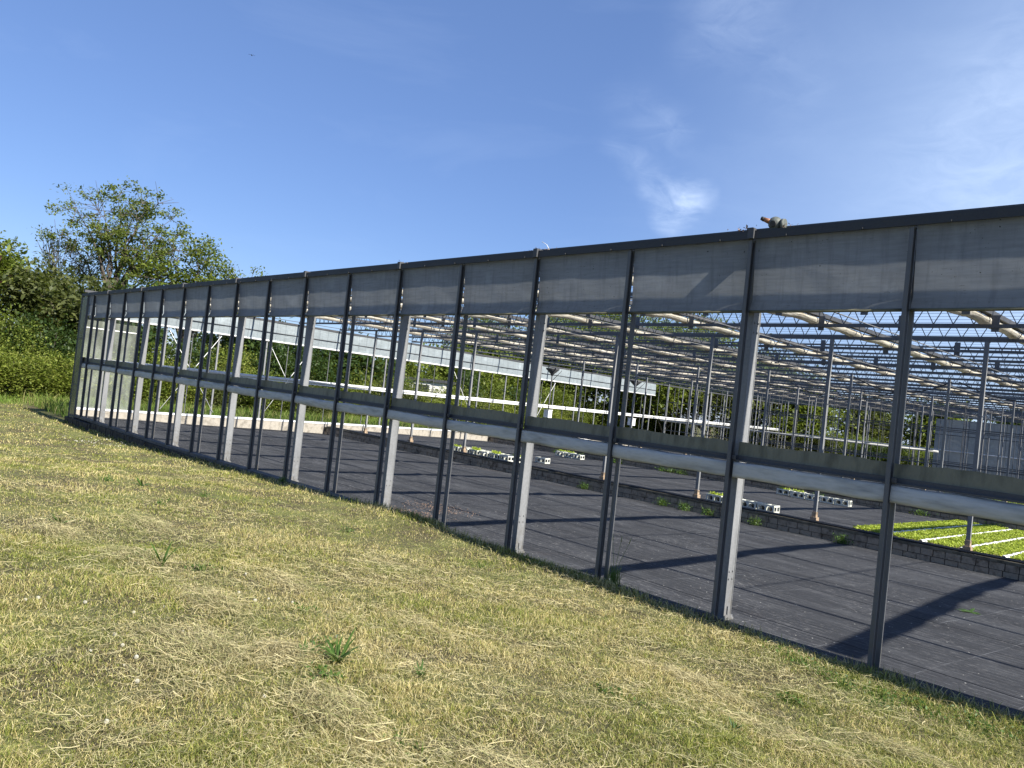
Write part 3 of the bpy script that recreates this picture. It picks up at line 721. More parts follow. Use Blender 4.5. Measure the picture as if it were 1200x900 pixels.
dk = [(-64.5,54,.045,'leaf_dark'),(-61.5,53,.04,'leaf_dark'),(-58.5,56,.045,'leaf_dark'),(-55.0,60,.035,'leaf_mid'),(-51.5,66,.06,'leaf_mid'),(-48.5,70,.10,'leaf_mid'),(-46.9,78,.115,'leaf_olive'),(-45.4,74,.115,'leaf_mid'),(-43.7,80,.13,'leaf_mid'),
      (-42.0,74,.125,'leaf_mid'),(-40.4,80,.14,'leaf_olive'),(-38.8,72,.14,'leaf_mid'),(-37.1,80,.135,'leaf_mid'),(-35.4,74,.115,'leaf_olive'),(-33.6,80,.125,'leaf_mid'),(-32.0,76,.12,'leaf_mid'),(-30.2,82,.10,'leaf_mid'),(-28.6,78,.095,'leaf_olive'),(-25.2,80,.07,'leaf_mid'),(-21.5,82,.05,'leaf_olive'),(-17.5,84,.045,'leaf_mid'),(-13.5,86,.045,'leaf_dark'),(-9.5,86,.045,'leaf_mid')]
tl = {'leaf_dark': 'dark green', 'leaf_mid': 'mid green', 'leaf_olive': 'olive'}
for j, (az, ds, tp, lf) in enumerate(dk):
    plant_tree(az, ds, tp, 'broad_tree', tl[lf]+' tree behind the scrub, seen through the greenhouse frame', lf, 100+j, group=tl[lf]+' trees seen through the greenhouse', nleaf=12000, lsize=.36, spread=1.15, dens=.95, first=.06)

# pale house glimpsed over the bushes
hx, hy = at(-54.2, 57)
hs = thing('house', (hx, hy, -.4), 'pale rendered house with a dark window glimpsed through the end wall', 'house')
hs.rotation_euler.z = math.radians(40)
def hpart(n, mb, mat): o = link(bpy.data.objects.new(n, mb.mesh(n, mat))); o.parent = hs; return o
hpart('wall', MB().box(-2.5,2.5,0,5,0,3.1), M['housewall'])
wnd = hpart('window', MB().box(.3,1.5,-.03,.03,1.75,2.85), M['darkglass'])
f = link(bpy.data.objects.new('frame', MB().box(.2,.3,-.05,.02,1.65,2.95).box(1.5,1.6,-.05,.02,1.65,2.95).box(.3,1.5,-.05,.02,2.85,2.95).box(.3,1.5,-.05,.02,1.65,1.75).mesh('frame', M['whitesteel']))); f.parent = wnd
hpart('roof', MB().box(-2.7,2.7,-.2,5.2,3.102,3.3), M['darksteel'])

# ------------------------------------------------------------------ grass
def blades(pos, h, w, lean, name, mat, two=True):
    n = len(pos); th = rng.uniform(0, 2*PI, n); la = rng.uniform(0, 2*PI, n)
    s = np.stack([np.cos(th), np.sin(th), np.zeros(n)], 1)
    ld = np.stack([np.cos(la), np.sin(la), np.zeros(n)], 1)
    h = h[:, None]; w = w[:, None]; lean = lean[:, None]; z = np.array([[0,0,1.]])
    b0 = pos - s*w*.5; b1 = pos + s*w*.5
    mid = pos + z*h*.55 + ld*lean*h*.35
    tip = pos + z*h*(1-.35*lean) + ld*lean*h*1.0
    if two:
        V = np.stack([b0, b1, mid+s*w*.4, mid-s*w*.4, tip], 1).reshape(-1, 3)
        i = np.arange(n)[:, None]*5
        return raw_mesh(name, V, [i+np.array([[0,1,2,3]]), i+np.array([[3,2,4]])], mat)
    V = np.stack([b0, b1, tip], 1).reshape(-1, 3)
    return raw_mesh(name, V, [np.arange(n*3).reshape(n, 3)], mat)
def fnoise(x, y, seed, sc):
    r = np.random.default_rng(seed); v = np.zeros_like(x)
    for k in range(14):
        a = r.uniform(0, 2*PI); f = sc*r.uniform(.5, 2.4); v += np.sin((x*np.cos(a)+y*np.sin(a))*f*2*PI + r.uniform(0, 6))
    return v/3.2
def polar(n, r0, r1, a0=-96, a1=9):
    r = np.exp(rng.uniform(np.log(r0), np.log(r1), n)) if r0 > 0 else rng.uniform(r0, r1, n)
    a = np.radians(rng.uniform(a0, a1, n)); return 2.65+r*np.sin(a), -7.26+r*np.cos(a), r
PV, HH, WW, LL = [], [], [], []
for n, r0, r1 in ((430000, 2.4, 8), (260000, 7, 17), (330000, 14, 44)):
    x, y, r = polar(n, r0, r1); k = (y < -.06) & (x > -44); x, y, r = x[k], y[k], r[k]
    tuft = np.clip(.4+.5*fnoise(x, y, 3, .45)+.45*fnoise(x, y, 4, 1.9), 0, 1.9)
    edge = np.exp(-((y+.25)/.28)**2)
    h = (.018+.034*tuft + .06*edge*rng.random(len(x))**2)*rng.uniform(.5, 1.5, len(x))
    PV.append(np.stack([x, y, G(x, y)-.004], 1)); HH.append(h); WW.append((.0012+.00040*r+.00022*np.clip(r-12,0,30))*rng.uniform(.6,1.3,len(x))); LL.append(rng.uniform(.2, 1.9, len(x)))
n = 26000; x = rng.uniform(-27, 4, n); y = -.045-np.abs(rng.normal(0, .07, n)); k = rng.random(n) < np.clip(.45+.5*fnoise(x, y*0, 9, .5), .05, 1)*np.where(x < -9, .18, 1); x, y = x[k], y[k]; n = len(x)
PV.append(np.stack([x, y, G(x, y)-.004], 1)); HH.append(rng.uniform(.04, .15, n)); WW.append(.0024+.0005*np.hypot(x-2.65, y+7.26)); LL.append(rng.uniform(.1, 1.2, n))
lw = obj('grass', blades(np.concatenate(PV), np.concatenate(HH), np.concatenate(WW), np.concatenate(LL), 'grass', M['blade']))
tag(lw, 'short mown straw coloured lawn in front of the greenhouse', 'grass', kind='stuff')
# hay strands lying in loose swaths
def strands(n, r0, r1, thr, seed, L0, L1, w):
    x, y, r = polar(n*4, r0, r1); k = (y < -.12) & (fnoise(x, y, seed, .32)+.7*fnoise(x, y, seed+1, 1.3)+rng.normal(0,.45,len(x)) > thr); x, y, r = x[k][:n], y[k][:n], r[k][:n]
    n = len(x); th = rng.uniform(0, PI, n); L = rng.uniform(L0, L1, n); d = np.stack([np.cos(th), np.sin(th)], 1); c = rng.normal(0, .25, n)
    pts = []
    zl = rng.uniform(.008, .05, n)
    for t in (-.5, -.17, .17, .5):
        px = x + d[:,0]*L*t - d[:,1]*L*c*(t*t); py = y + d[:,1]*L*t + d[:,0]*L*c*(t*t); py = np.minimum(py, -.03)
        pts.append(np.stack([px, py, G(px, py)+zl+rng.normal(0, .008, n)], 1))
    s = np.stack([-d[:,1], d[:,0], rng.normal(0, .5, n)], 1)*(w*(1+.14*r))[:, None]*.5
    V = np.stack([q for p in pts for q in (p-s, p+s)], 1).reshape(-1, 3); i = np.arange(n)[:, None]*8
    return V, [i+np.array([[0,1,3,2]]), i+np.array([[2,3,5,4]]), i+np.array([[4,5,7,6]])]
V1, F1 = strands(26000, 2.4, 9, .25, 5, .03, .16, .0013)
V2, F2 = strands(12000, 6, 18, .4, 8, .05, .18, .0016)
V3, F3 = strands(26000, 2.4, 12, -9, 21, .02, .10, .0013)
VH, FH = [], []; off = len(V1)+len(V2)+len(V3)
for (hx0, hy0, rx, ry, hh, nn) in [(a_, b_, c_*.8, d_*.9, e_*1.25, int(f_*.55)) for a_, b_, c_, d_, e_, f_ in ((.35,-4.75,.55,.22,.05,2600),(-.6,-5.15,.5,.25,.06,2600),(-1.75,-5.35,.5,.3,.05,2200),(-1.5,-4.95,.3,.18,.05,1300),(1.2,-3.4,.6,.22,.04,2200),(.6,-2.6,.7,.25,.035,2000),(-.4,-2.2,.6,.2,.035,1600),(-2.6,-4.9,.5,.2,.045,1600),(-4.2,-5.0,.45,.25,.05,1600),(-5.2,-5.3,.5,.25,.05,1500),(-3.3,-4.0,.5,.2,.04,1300),(1.0,-2.0,.5,.2,.035,1300),(-2.0,-3.6,.5,.2,.03,1000),(-5.8,-4.3,.6,.25,.04,1300))]:
    x = hx0+rng.normal(0,rx*.6,nn); y = np.minimum(hy0+rng.normal(0,ry*.6,nn), -.1); th = rng.normal(.25,.7,nn); L = rng.uniform(.05,.22,nn); c = rng.normal(0,.4,nn)
    g = np.exp(-((x-hx0)/rx)**2-((y-hy0)/ry)**2); zl = .01+g*hh*rng.uniform(.1,1.2,nn); d = np.stack([np.cos(th), np.sin(th)], 1); pts = []
    for t in (-.5,-.17,.17,.5):
        px = x+d[:,0]*L*t-d[:,1]*L*c*t*t; py = y+d[:,1]*L*t+d[:,0]*L*c*t*t; pts.append(np.stack([px, py, G(px,py)+zl+rng.normal(0,.012,nn)], 1))
    sv = np.stack([-d[:,1], d[:,0], rng.normal(0,.6,nn)], 1)*(.0022*rng.uniform(.5,1.3,nn))[:,None]*.5
    V = np.stack([q for p in pts for q in (p-sv, p+sv)], 1).reshape(-1,3); i = np.arange(nn)[:,None]*8+off+sum(len(v) for v in VH)
    VH.append(V); FH += [i+np.array([[0,1,3,2]]), i+np.array([[2,3,5,4]]), i+np.array([[4,5,7,6]])]
V3 = np.concatenate([V3]+VH)
hy_ = obj('hay', raw_mesh('hay', np.concatenate([V1, V2, V3]), F1+[f+len(V1) for f in F2]+[f+len(V1)+len(V2) for f in F3]+FH, M['hay']))
tag(hy_, 'pale dry hay clippings strewn over the mown lawn', 'hay', kind='stuff')
# rough grass between the end wall and the scrub, and behind the house
n = 60000; x = rng.uniform(-38.5, -27.4, n); y = rng.uniform(.3, 58, n); k = x - SK*y < -27.3; x, y = x[k], y[k]
pos = np.stack([x, y, G(x, y)], 1)
n2 = 9000; x2 = rng.uniform(-40, 8, n2); y2 = rng.uniform(56.4, 60, n2); pos = np.concatenate([pos, np.stack([x2, y2, G(x2, y2)], 1)])
n3 = 16000; x3 = rng.uniform(-40, -34.5, n3); y3 = rng.uniform(-14, .3, n3); pos = np.concatenate([pos, np.stack([x3, y3, G(x3, y3)], 1)])
hh = rng.uniform(.2, .75, len(pos)); hh[-n3:] = rng.uniform(.08,.5,n3)*np.clip((-34.2-x3)/3, .1, 1)
rg = obj('rough_grass', blades(pos, hh, rng.uniform(.014, .03, len(pos)), rng.uniform(.1, .8, len(pos)), 'rough_grass', M['wild']))
tag(rg, 'tall unmown green grass outside the end wall', 'grass', kind='stuff')

# ------------------------------------------------------------------ weeds, tufts, dandelion clocks
def weed_leaf(mb, base, az, L, w, el0, el1):
    P = []; p = Vector(base); n = 7
    for k in range(n+1):
        t = k/n; el = el0+(el1-el0)*t; d = Vector((math.cos(az)*math.cos(el), math.sin(az)*math.cos(el), math.sin(el)))
        if k: p = p + d*(L/n)
        ww = w*math.sin(PI*min(1, .12+.88*t))**.8*(1+.12*math.sin(k*2.7)) if k < n else .001
        s = Vector((-math.sin(az), math.cos(az), 0)); u = s.cross(d)
        P.append([tuple(p - s*ww*.5 - u*ww*-.12), tuple(p), tuple(p + s*ww*.5 - u*ww*-.12)])
    mb.grid(P)
def weed(x, y, n, L, w, label, seed, name='weed', el=(.5,1.2), mat='weedleaf', z=None):
    r = random.Random(seed); z = float(G(x, y)) if z is None else z
    t = thing(name, (x, y, z), label, 'weed')
    mb = MB()
    for k in range(n):
        e0 = r.uniform(*el); weed_leaf(mb, (x+r.uniform(-.01,.01), y+r.uniform(-.01,.01), z), 2*PI*k/n+r.uniform(-.4,.4), L*r.uniform(.55,1.15), w*r.uniform(.7,1.2), e0, e0-r.uniform(.3,.9))
    part('leaves', mb, M[mat], t)
    return t
def weed_clump(x, y, n, rad, h, lsz, label, seed, z=None, group=None):
    r = np.random.default_rng(seed); z = float(G(x, y)) if z is None else z
    t = thing('weed', (x, y, z), label, 'weed', group)
    c = np.stack([x+r.normal(0,rad*.55,n), y+r.normal(0,rad*.4,n), z+h*r.beta(1.2,2.2,n)], 1)
    obj('leaves', leaves_mesh('leaves', c, lsz, M['weedleaf'], droop=-.3, aspect=.5, flat=.8), t)
    m = n//3; a = r.uniform(0, 2*PI, m); rr = r.uniform(0, rad, m)
    p = np.stack([x+rr*np.cos(a), y+rr*np.sin(a)*.7, np.full(m, z)], 1)
    obj('blades', blades(p, r.uniform(.5,1.5,m)*h, np.full(m, .005), r.uniform(.1,.8,m), 'blades', M['weedgrass']), t)['kind'] = 'stuff'
    return t
M['weedgrass'] = blade_mat('tuft_blades', [(.16,.2,.05),(.2,.24,.06)], [(.06,.12,.015),(.11,.19,.03)], .3)
weed(-1.28, -4.72, 26, .21, .018, 'dark green broad leaved weed standing up from the hay in the foreground', 3)
weed(-1.45, -4.85, 14, .13, .018, 'low dark weed just left of the tall foreground weed', 4)
weed(-.95, -4.35, 14, .10, .012, 'small tufted weed right of the tall foreground weed', 5, el=(.8,1.4))
weed(-3.85, -4.85, 7, .24, .018, 'upright thin leaved weed near the left side of the lawn', 6, el=(.9,1.4))
weed(-5.6, -5.2, 7, .22, .02, 'thin leaved weed nearer the left edge of the lawn', 7, el=(.6,1.2))
weed(-9.5, -3.2, 8, .22, .03, 'low green weed on the lawn well left of the steel columns', 8)
for j, (x, y, h_) in enumerate(((-1.05,-4.95,.07),(-1.6,-4.6,.06),(-.2,-5.0,.05),(-2.4,-4.3,.06),(-3.7,-4.6,.08),(-4.1,-4.95,.07),(-7.5,-3.6,.1),(-8.6,-2.6,.1),(-6.2,-1.6,.08),(-4.2,-1.0,.08),(-9.8,-3.6,.12),(1.2,-2.6,.05),(-.4,-3.2,.05),(.1,-1.7,.06))):
    weed_clump(x, y, 60, .13, h_, .03, 'low patch of darker green weeds growing in the mown turf', 300+j, group='low green weed patches in the turf')
weed(.32, -2.9, 12, .10, .014, 'small green weed on the lawn below the right hand posts', 9)
ew = [(-.35,-.66),(-.1,-.72),(.12,-.8),(.35,-.62),(.42,-.9),(.6,-.55),(.75,-.78),(.95,-.5),(1.12,-.68),(1.3,-.42),(1.5,-.55),(-.6,-.5)]
for j, (x, y) in enumerate(ew): weed_clump(x, y, 80, .16, .09, .03, 'leafy green weed in the strip along the wall foot at lower right', 30+j, group='weeds along the wall foot')
def tuft(x, y, z, n, h, label, seed, seedheads=0):
    t = thing('grass_tuft', (x, y, z), label, 'grass tuft')
    a = rng.uniform(0, 2*PI, n); rr = rng.uniform(0, .09, n)
    pos = np.stack([x+rr*np.cos(a), y+rr*np.sin(a), np.full(n, z)], 1)
    obj('blades', blades(pos, rng.uniform(.4, 1, n)*h, np.full(n, .007), rng.uniform(.1, .6, n), 'blades', M['weedgrass']), t)['kind'] = 'stuff'
    for k in range(seedheads):
        mb = MB(); l = .08*(k-1)+.03; mb.tube([(x,y,z),(x+l*.4,y+.02*k,z+h*.9),(x+l*1.3,y+.03*k,z+h*1.75)], [.0035,.003,.002], 5)
        mb.tube([(x+l*1.25,y+.03*k,z+h*1.7),(x+l*1.45,y+.03*k,z+h*1.95)], [.006,.003], 5)
        part('seed_stalk', mb, M['stem'], t)
    return t
tuft(-3.05, .12, .0, 90, .30, 'tall green grass tuft with seed stalks at the foot of a glazing bar', 1, 3)
tuft(-3.5, -.06, .01, 40, .12, 'small green grass tuft beside the wall foot near the tall tuft', 2)
tuft(-7.3, -.1, .08, 50, .12, 'low grass tuft at the top of the lawn edge among the glazing bars', 3)
tuft(-11.1, -.08, .0, 60, .16, 'green grass tuft at the base of a column on the left', 4)
ck = MB()
for k in range(60):
    u = 2*(k+.5)/60-1; ph = k*2.39996; s = math.sqrt(1-u*u); d = Vector((s*math.cos(ph), s*math.sin(ph), u))
    ck.tube([tuple(d*.004), tuple(d*.017)], [.0008,.0048], 4)
clock_head = ck.mesh('seed_head', M['clock'])
clock_stem = MB().tube([(0,0,-.05),(.004,.002,0)], .0022, 5).mesh('stem', M['stem'])
cks = [(135,740),(144,752),(146,773),(160,767),(125,842),(310,812),(288,670),(314,646),(333,648),(280,692),(315,698),(229,673),(193,707),(100,703),(107,757),(161,795),(299,702),(343,703),(214,736),(157,714),(30,700),(45,698),(395,743)]
CAM = Vector((2.65, -7.258, 2.062)); yaw, pit, rol, FL = .814, .020, .108, 899.9
fw = Vector((-math.sin(yaw)*math.cos(pit), math.cos(yaw)*math.cos(pit), math.sin(pit))); r0 = Vector((math.cos(yaw), math.sin(yaw), 0)); u0 = r0.cross(fw)
rt = r0*math.cos(rol) + u0*math.sin(rol); upv = u0*math.cos(rol) - r0*math.sin(rol)
def on_ground(u, v):                                   # survey of the lawn: where a seed head stands
    d = fw*FL + rt*(u-600) + upv*(450-v); t = 1.
    z = .2
    for _ in range(30):
        t = (z-CAM.z)/d.z; p = CAM+d*t; z = float(G(p.x, p.y))+.032
    return p
for (u, v) in cks:
    p = on_ground(u, v)
    t = thing('dandelion_clock', (p.x, p.y, p.z-.05), 'round white dandelion clock standing in the mown grass', 'dandelion clock', 'dandelion clocks on the lawn')
    sc = random.uniform(.45, .8); t.scale = (sc,)*3
    for n_, m_ in (('seed_head', clock_head), ('stem', clock_stem)):
        o = link(bpy.data.objects.new(n_, m_)); o.parent = t; o.location = (0,0,.05)
n = 900; x, y, r = polar(9000, 12, 24, -80, -66); q_ = on_ground(108, 517); x = q_.x+rng.normal(0, .75, 150); y = np.minimum(q_.y+rng.normal(0, .4, 150), -.3)
ds = leaves_mesh('daisies', np.stack([x, y, G(x, y)+.05], 1), .035, M['clock'], droop=0, aspect=.9, flat=.3)
tag(obj('daisies', ds), 'patch of tiny white daisies on the lawn near the greenhouse corner', 'daisies', kind='stuff')

# ------------------------------------------------------------------ on the floor inside
def litter(x, y, n, sx, sy, name, label, cat, mat, size, z0=.0):
    c = np.stack([x+rng.normal(0, sx, n), np.maximum(.12, y+rng.normal(0, sy, n)), np.zeros(n)], 1)
    c[:,2] = floor_z(c[:,0]-SK*c[:,1], c[:,1]) + rng.uniform(.01, .035, n) + z0
    o = obj(name, leaves_mesh(name, c, size, mat, droop=0, aspect=.7, flat=.5)); tag(o, label, cat, kind='stuff')
litter(-7.6, .55, 500, .3, .16, 'leaf_litter', 'brown leaf litter heap at the wall foot inside the front', 'leaf litter', M['soil'], .022)
litter(-8.2, 1.5, 700, .4, .25, 'leaf_litter', 'reddish brown leaf litter patch on the dark ground cloth', 'leaf litter', M['soil'], .022)
for (x, y, n, L, lab) in ((-.5, 4.75, 12, .16, 'flat green weed growing through the dark ground cloth at right'),):
    weed(x, y, 16, .22, .05, lab, 77, el=(.0,.35), z=float(floor_z(x-SK*y, y))+.01)
for j, (x, y) in enumerate([(-7.9,9.95),(-7.2,9.98),(-6.6,9.96),(-9.3,9.97),(-12.1,9.97),(-4.5,9.98),(-8.6,9.95)]):
    weed_clump(x, y, 140, .16, .22, .05, 'green weed growing at the foot of the nearer low block wall', 80+j, z=float(floor_z(x, y))+.01, group='weeds at the foot of the low wall')
for j in range(12):
    x = -23+rng.uniform(0,20); y = 20.2
    weed_clump(x, y, 90, .25, .2, .07, 'green weed growing along the farther low block wall', 180+j, z=float(floor_z(x, y))+.02, group='weeds along the farther low wall')

# --- white planter trays with hollow fronts
def tray_mesh():
    mb = MB(); L, W, H, t = .46, .30, .20, .02
    mb.box(-L/2,L/2,-W/2,W/2,0,.02)
    for s in (-1, 1):
        y0 = s*(W/2-t/2)
        mb.box(-L/2,L/2,y0-t/2,y0+t/2,.021,.05).box(-L/2,L/2,y0-t/2,y0+t/2,H-.045,H)
        for x in (-L/2+.02, -.0, L/2-.02): mb.box(x-.022,x+.022,y0-t/2,y0+t/2,.051,H-.046)
        for x in (-L/2+.045, -.03, .03, L/2-.045): mb.box(x-.008,x+.008,y0-t/2+.001,y0+t/2-.001,H-.075,H-.0465)
        x0 = s*(L/2-t/2); mb.box(x0-t/2+.001,x0+t/2-.001,-W/2+t+.001,W/2-t-.001,.021,.05).box(x0-t/2+.001,x0+t/2-.001,-W/2+t+.001,W/2-t-.001,H-.045,H-.001)
        mb.box(x0-t/2+.001,x0+t/2-.001,-.02,.02,.051,H-.046)
    mb.box(-.009,.009,-W/2+t+.001,W/2-t-.001,.021,H-.005)
    return mb.mesh('tray_frame', M['tray'])
tray_me = tray_mesh()
pots = MB()
for px in (-.11,.11): pots.lathe([(.001,.022),(.06,.022),(.08,.15),(.07,.15),(.001,.14)], (px,0,0), 14)
pots_me = pots.mesh('pots', M['blackpipe'])
sc_ = np.concatenate([rng.normal(0,1,(110,3))*np.array([.045,.05,.025])+np.array([px,0,.2]) for px in (-.11,.11)])
plants_me = leaves_mesh('plants', sc_, .06, M['lime'])
def tray(x, y, plants, rz, label, group):
    z = float(floor_z(x-SK*y, y))+.012
    t = thing('planter_tray', (x, y, z), label, 'planter tray', group); t.rotation_euler.z = rz
    for n_, m_ in (('tray_frame', tray_me), ('pots', pots_me)) + ((('plants', plants_me),) if plants else ()):
        o = link(bpy.data.objects.new(n_, m_)); o.parent = t
for row in range(2):
    for j in range(6):
        tray(-19.2+.52*j+.1*row, 10.95+.40*row+.02*j, (j+row) % 2 == 0, random.uniform(-.04,.04), 'white planter tray in the long row beside the nearer low wall', 'white trays in the long row by the near wall')
tray(-16.75, 13.0, False, .1, 'single empty white planter tray standing apart on the dark cloth', None)
for j in range(3): tray(-20.9+.52*j, 18.5, False, .03, 'empty white planter tray in the short row far back near the second wall', 'empty trays far back')
for j in range(2): tray(-21.4+.52*j, 19.1, True, .03, 'white planter tray with green plants behind the short far row', 'planted trays far back')
for j in range(4): tray(-9.55+.5*j, 18.35, False, .02, 'white planter tray in the row of dark hollow fronts near the second wall', 'front trays near the second wall')
for j in range(2): tray(-10.3+.5*j, 18.75, True, .02, 'planted white tray in the row at the second wall foot', 'planted trays at the second wall foot')
for j in range(4): tray(-8.35+.5*j, 11.05, j < 2, .0, 'white planter tray half hidden behind the near low wall, left of a column', 'trays half hidden behind the near wall')
# --- lime seedling beds
def seed_bed(x0, y0, y1, label):
    z = float(floor_z(x0, (y0+y1)/2))
    t = thing('seedling_bed', (x0+skx(y0)+.3, y0, z), label, 'seedling bed')
    zz = lambda y: float(floor_z(x0, y))
    P = [[(x0+skx(y)+a, y, zz(y)+b) for a, b in ((0,.01),(0,.05),(.62,.05),(.62,.01))] for y in np.linspace(y0, y1, 24)]
    part('bed_trays', MB().grid(P, False), M['soil'], t)
    n = 9000; yy = rng.uniform(y0, y1, n); xx = x0 + rng.uniform(.0, .62, n)
    c = np.stack([xx+SK*yy, yy, floor_z(xx, yy)+.055+rng.uniform(0,.05,n)], 1)
    o = obj('seedlings', leaves_mesh('seedlings', c, .055, M['lime'], droop=-.2), t); o['kind'] = 'stuff'
for j, lb in enumerate(('leftmost lime green seedling bed beside the bare dark cloth', 'second lime green seedling bed from the left', 'third lime green seedling bed from the left, behind the column', 'fourth lime green seedling bed from the left', 'fifth lime green seedling bed from the left at the right edge', 'sixth lime green seedling bed past the right edge')):
    seed_bed(-4.05+.78*j, 10.75, 20.0-.0*j, lb)
for j, lb in enumerate(('first', 'second', 'third', 'fourth', 'fifth')):
    x0 = -4.05+.78*j+.64; mb = MB(); P = []
    for a, y in enumerate(np.linspace(10.7, 20.0, 70)):
        P.append([(x0+skx(y)+b+.012*math.sin(a*.9+j), y, float(floor_z(x0, y))+c+.008*math.sin(a*1.9)) for b, c in ((0,.015),(.03,.085),(.08,.09),(.12,.015))])
    o = part('fleece_strip', mb.grid(P), M['fleece'], None); tag(o, lb+' white fleece strip between the lime seedling beds, from the left', 'fleece strip')
# far green beds behind the second wall
n = 14000; xx = rng.uniform(-9, 6, n); yy = rng.uniform(29, 34.5, n)
o = obj('far_crop', leaves_mesh('far_crop', np.stack([xx, yy, floor_z(xx, yy)+rng.uniform(.02,.12,n)], 1), .12, M['leaf_light'])); tag(o, 'low green crop on the floor near the back wall at right', 'crop', kind='stuff')

# --- hanging cables, masts
def cable(a, b, sag, label):
    mb = MB(); a = Vector(a); b = Vector(b)
    mb.tube([tuple(a.lerp(b, t/16) - Vector((0,0,sag*4*(t/16)*(1-t/16)))) for t in range(17)], .018, 6)
    o = part('cable', mb, M['cable'], None); tag(o, label, 'cable')
cable((-5.6,20.5,4.2), (-1.2,20.5,4.25), .55, 'black cable sagging under the trusses at the right')
cable((-9.0,20.5,4.2), (-5.8,20.5,4.2), .45, 'black cable sagging under the trusses left of the other one')
cable((-14,25.7,4.2), (-9.2,25.7,4.2), .6, 'black cable sagging under the trusses deep in the house')
def mast(x, y, label):
    t = thing('mast', (x, y, -.15), label, 'mast'); mb = MB().tube([(x,y,-.15),(x,y,3.55)], .035, 8); part('pole', mb, M['darksteel'], t)
    part('funnel_top', MB().lathe([(.04,3.45),(.09,3.55),(.34,3.78),(.34,3.84),(.30,3.84)], (x,y,0), 16), M['darksteel'], t)
    part('box', MB().box(x-.16,x+.16,y-.15,y+.12,1.35,1.72).box(x-.18,x+.18,y-.17,y+.14,1.722,1.75), M['whitesteel'], t)
    part('strut', MB().tube([(x+.03,y,3.2),(x+.55,y+.1,3.75)], .015, 5), M['darksteel'], t)
mast(-24.1, 20.7, 'dark pole with funnel top and white box, standing left inside the end wall')
mast(-23.6, 26.9, 'dark pole with funnel top and white box, farther back near the back corner')

# ------------------------------------------------------------------ on the roof edge, and the bird
dv = thing('roof_device', (-1.42, .08, ZT+.07), 'small grey round device with an orange tip perched on the roof edge', 'device')
q = Vector((-1.42, .08, ZT+.07))
def sph(c, r, n=12, sy=1, sx=1, sz=1): return MB().lathe([(r*math.sin(PI*k/n)*1+1e-4, -r*math.cos(PI*k/n)*sz) for k in range(n+1)], c, 16)
part('casing', sph(q+Vector((.02,0,.085)), .072), M['device'], dv)
part('base', MB().tube([q+Vector((.02,0,0)), q+Vector((.02,0,.03))], [.06,.045], 12), M['device'], dv)
part('nozzle', MB().tube([q+Vector((-.02,-.03,.10)), q+Vector((-.085,-.046,.128))], [.03,.022], 10), M['copper'], dv)
part('nozzle_tip', MB().tube([q+Vector((-.085,-.046,.128)), q+Vector((-.115,-.054,.142))], [.025,.02], 10), M['rubber'], dv)
part('lens', MB().tube([q+Vector((.03,-.06,.07)), q+Vector((.035,-.082,.066))], [.034,.03], 12), M['rubber'], dv)
part('back_disk', MB().tube([q+Vector((.095,.01,.07)), q+Vector((.125,.012,.07))], [.062,.058], 14), M['device'], dv)
def debris(x, seed, n, label):
    r = np.random.default_rng(seed); c = np.stack([x+r.normal(0,.07,n), .02+r.normal(0,.03,n), ZT+.085+np.abs(r.normal(0,.025,n))], 1)
    tag(obj('debris_clump', leaves_mesh('debris_clump', c, .034, M['soil'])), label, 'debris', kind='stuff')
debris(-4.86, 1, 34, 'clump of brown leaves caught on the eaves above a column')
debris(-1.72, 2, 26, 'dark clump of leaves on the eaves just left of the grey device')
debris(-4.6, 3, 8, 'few brown scraps lying on the eaves right of the larger clump')
debris(-8.0, 4, 8, 'few dry scraps on the eaves farther left along the greenhouse')
debris(-1.2, 5, 12, 'thin line of dark scraps on the eaves just right of the grey device')
p0 = Vector((-4.62, .03, ZT+.08)); tag(part('wire_end', MB().tube([p0, p0+Vector((-.06,0,.08)), p0+Vector((-.16,0,.13))], .004, 5), M['whitesteel'], None), 'loose white wire end sticking up from the eaves', 'wire')
bd = (Vector((-.8639,.3534,.3588))*90) + CAM
bt = thing('bird', bd, 'small dark bird gliding high in the blue sky at upper left', 'bird')
bm = MB()
for k, (r_, t_) in enumerate([(0,0)]): pass
rv = Vector((.5,.86,0)); fwv = Vector((-.86,.5,0))
bm.tube([bd-fwv*.16, bd-fwv*.08, bd, bd+fwv*.09, bd+fwv*.14], [.012,.035,.045,.03,.008], 8)
for s in (-1, 1):
    P = []
    for k in range(7):
        t = k/6; c = bd + rv*s*.34*t + Vector((0,0,.10*math.sin(t*2.2)-.06*t)) - fwv*.05*t*t; ch = .11*(1-t*.75)
        P.append([tuple(c+fwv*ch*.5), tuple(c+Vector((0,0,.012))), tuple(c-fwv*ch*.5)])
    bm.grid(P)
bm.grid([[tuple(bd-fwv*.12-rv*.02), tuple(bd-fwv*.12+rv*.02)], [tuple(bd-fwv*.26-rv*.05), tuple(bd-fwv*.26+rv*.05)]])
part('body', bm, M['feather'], bt)

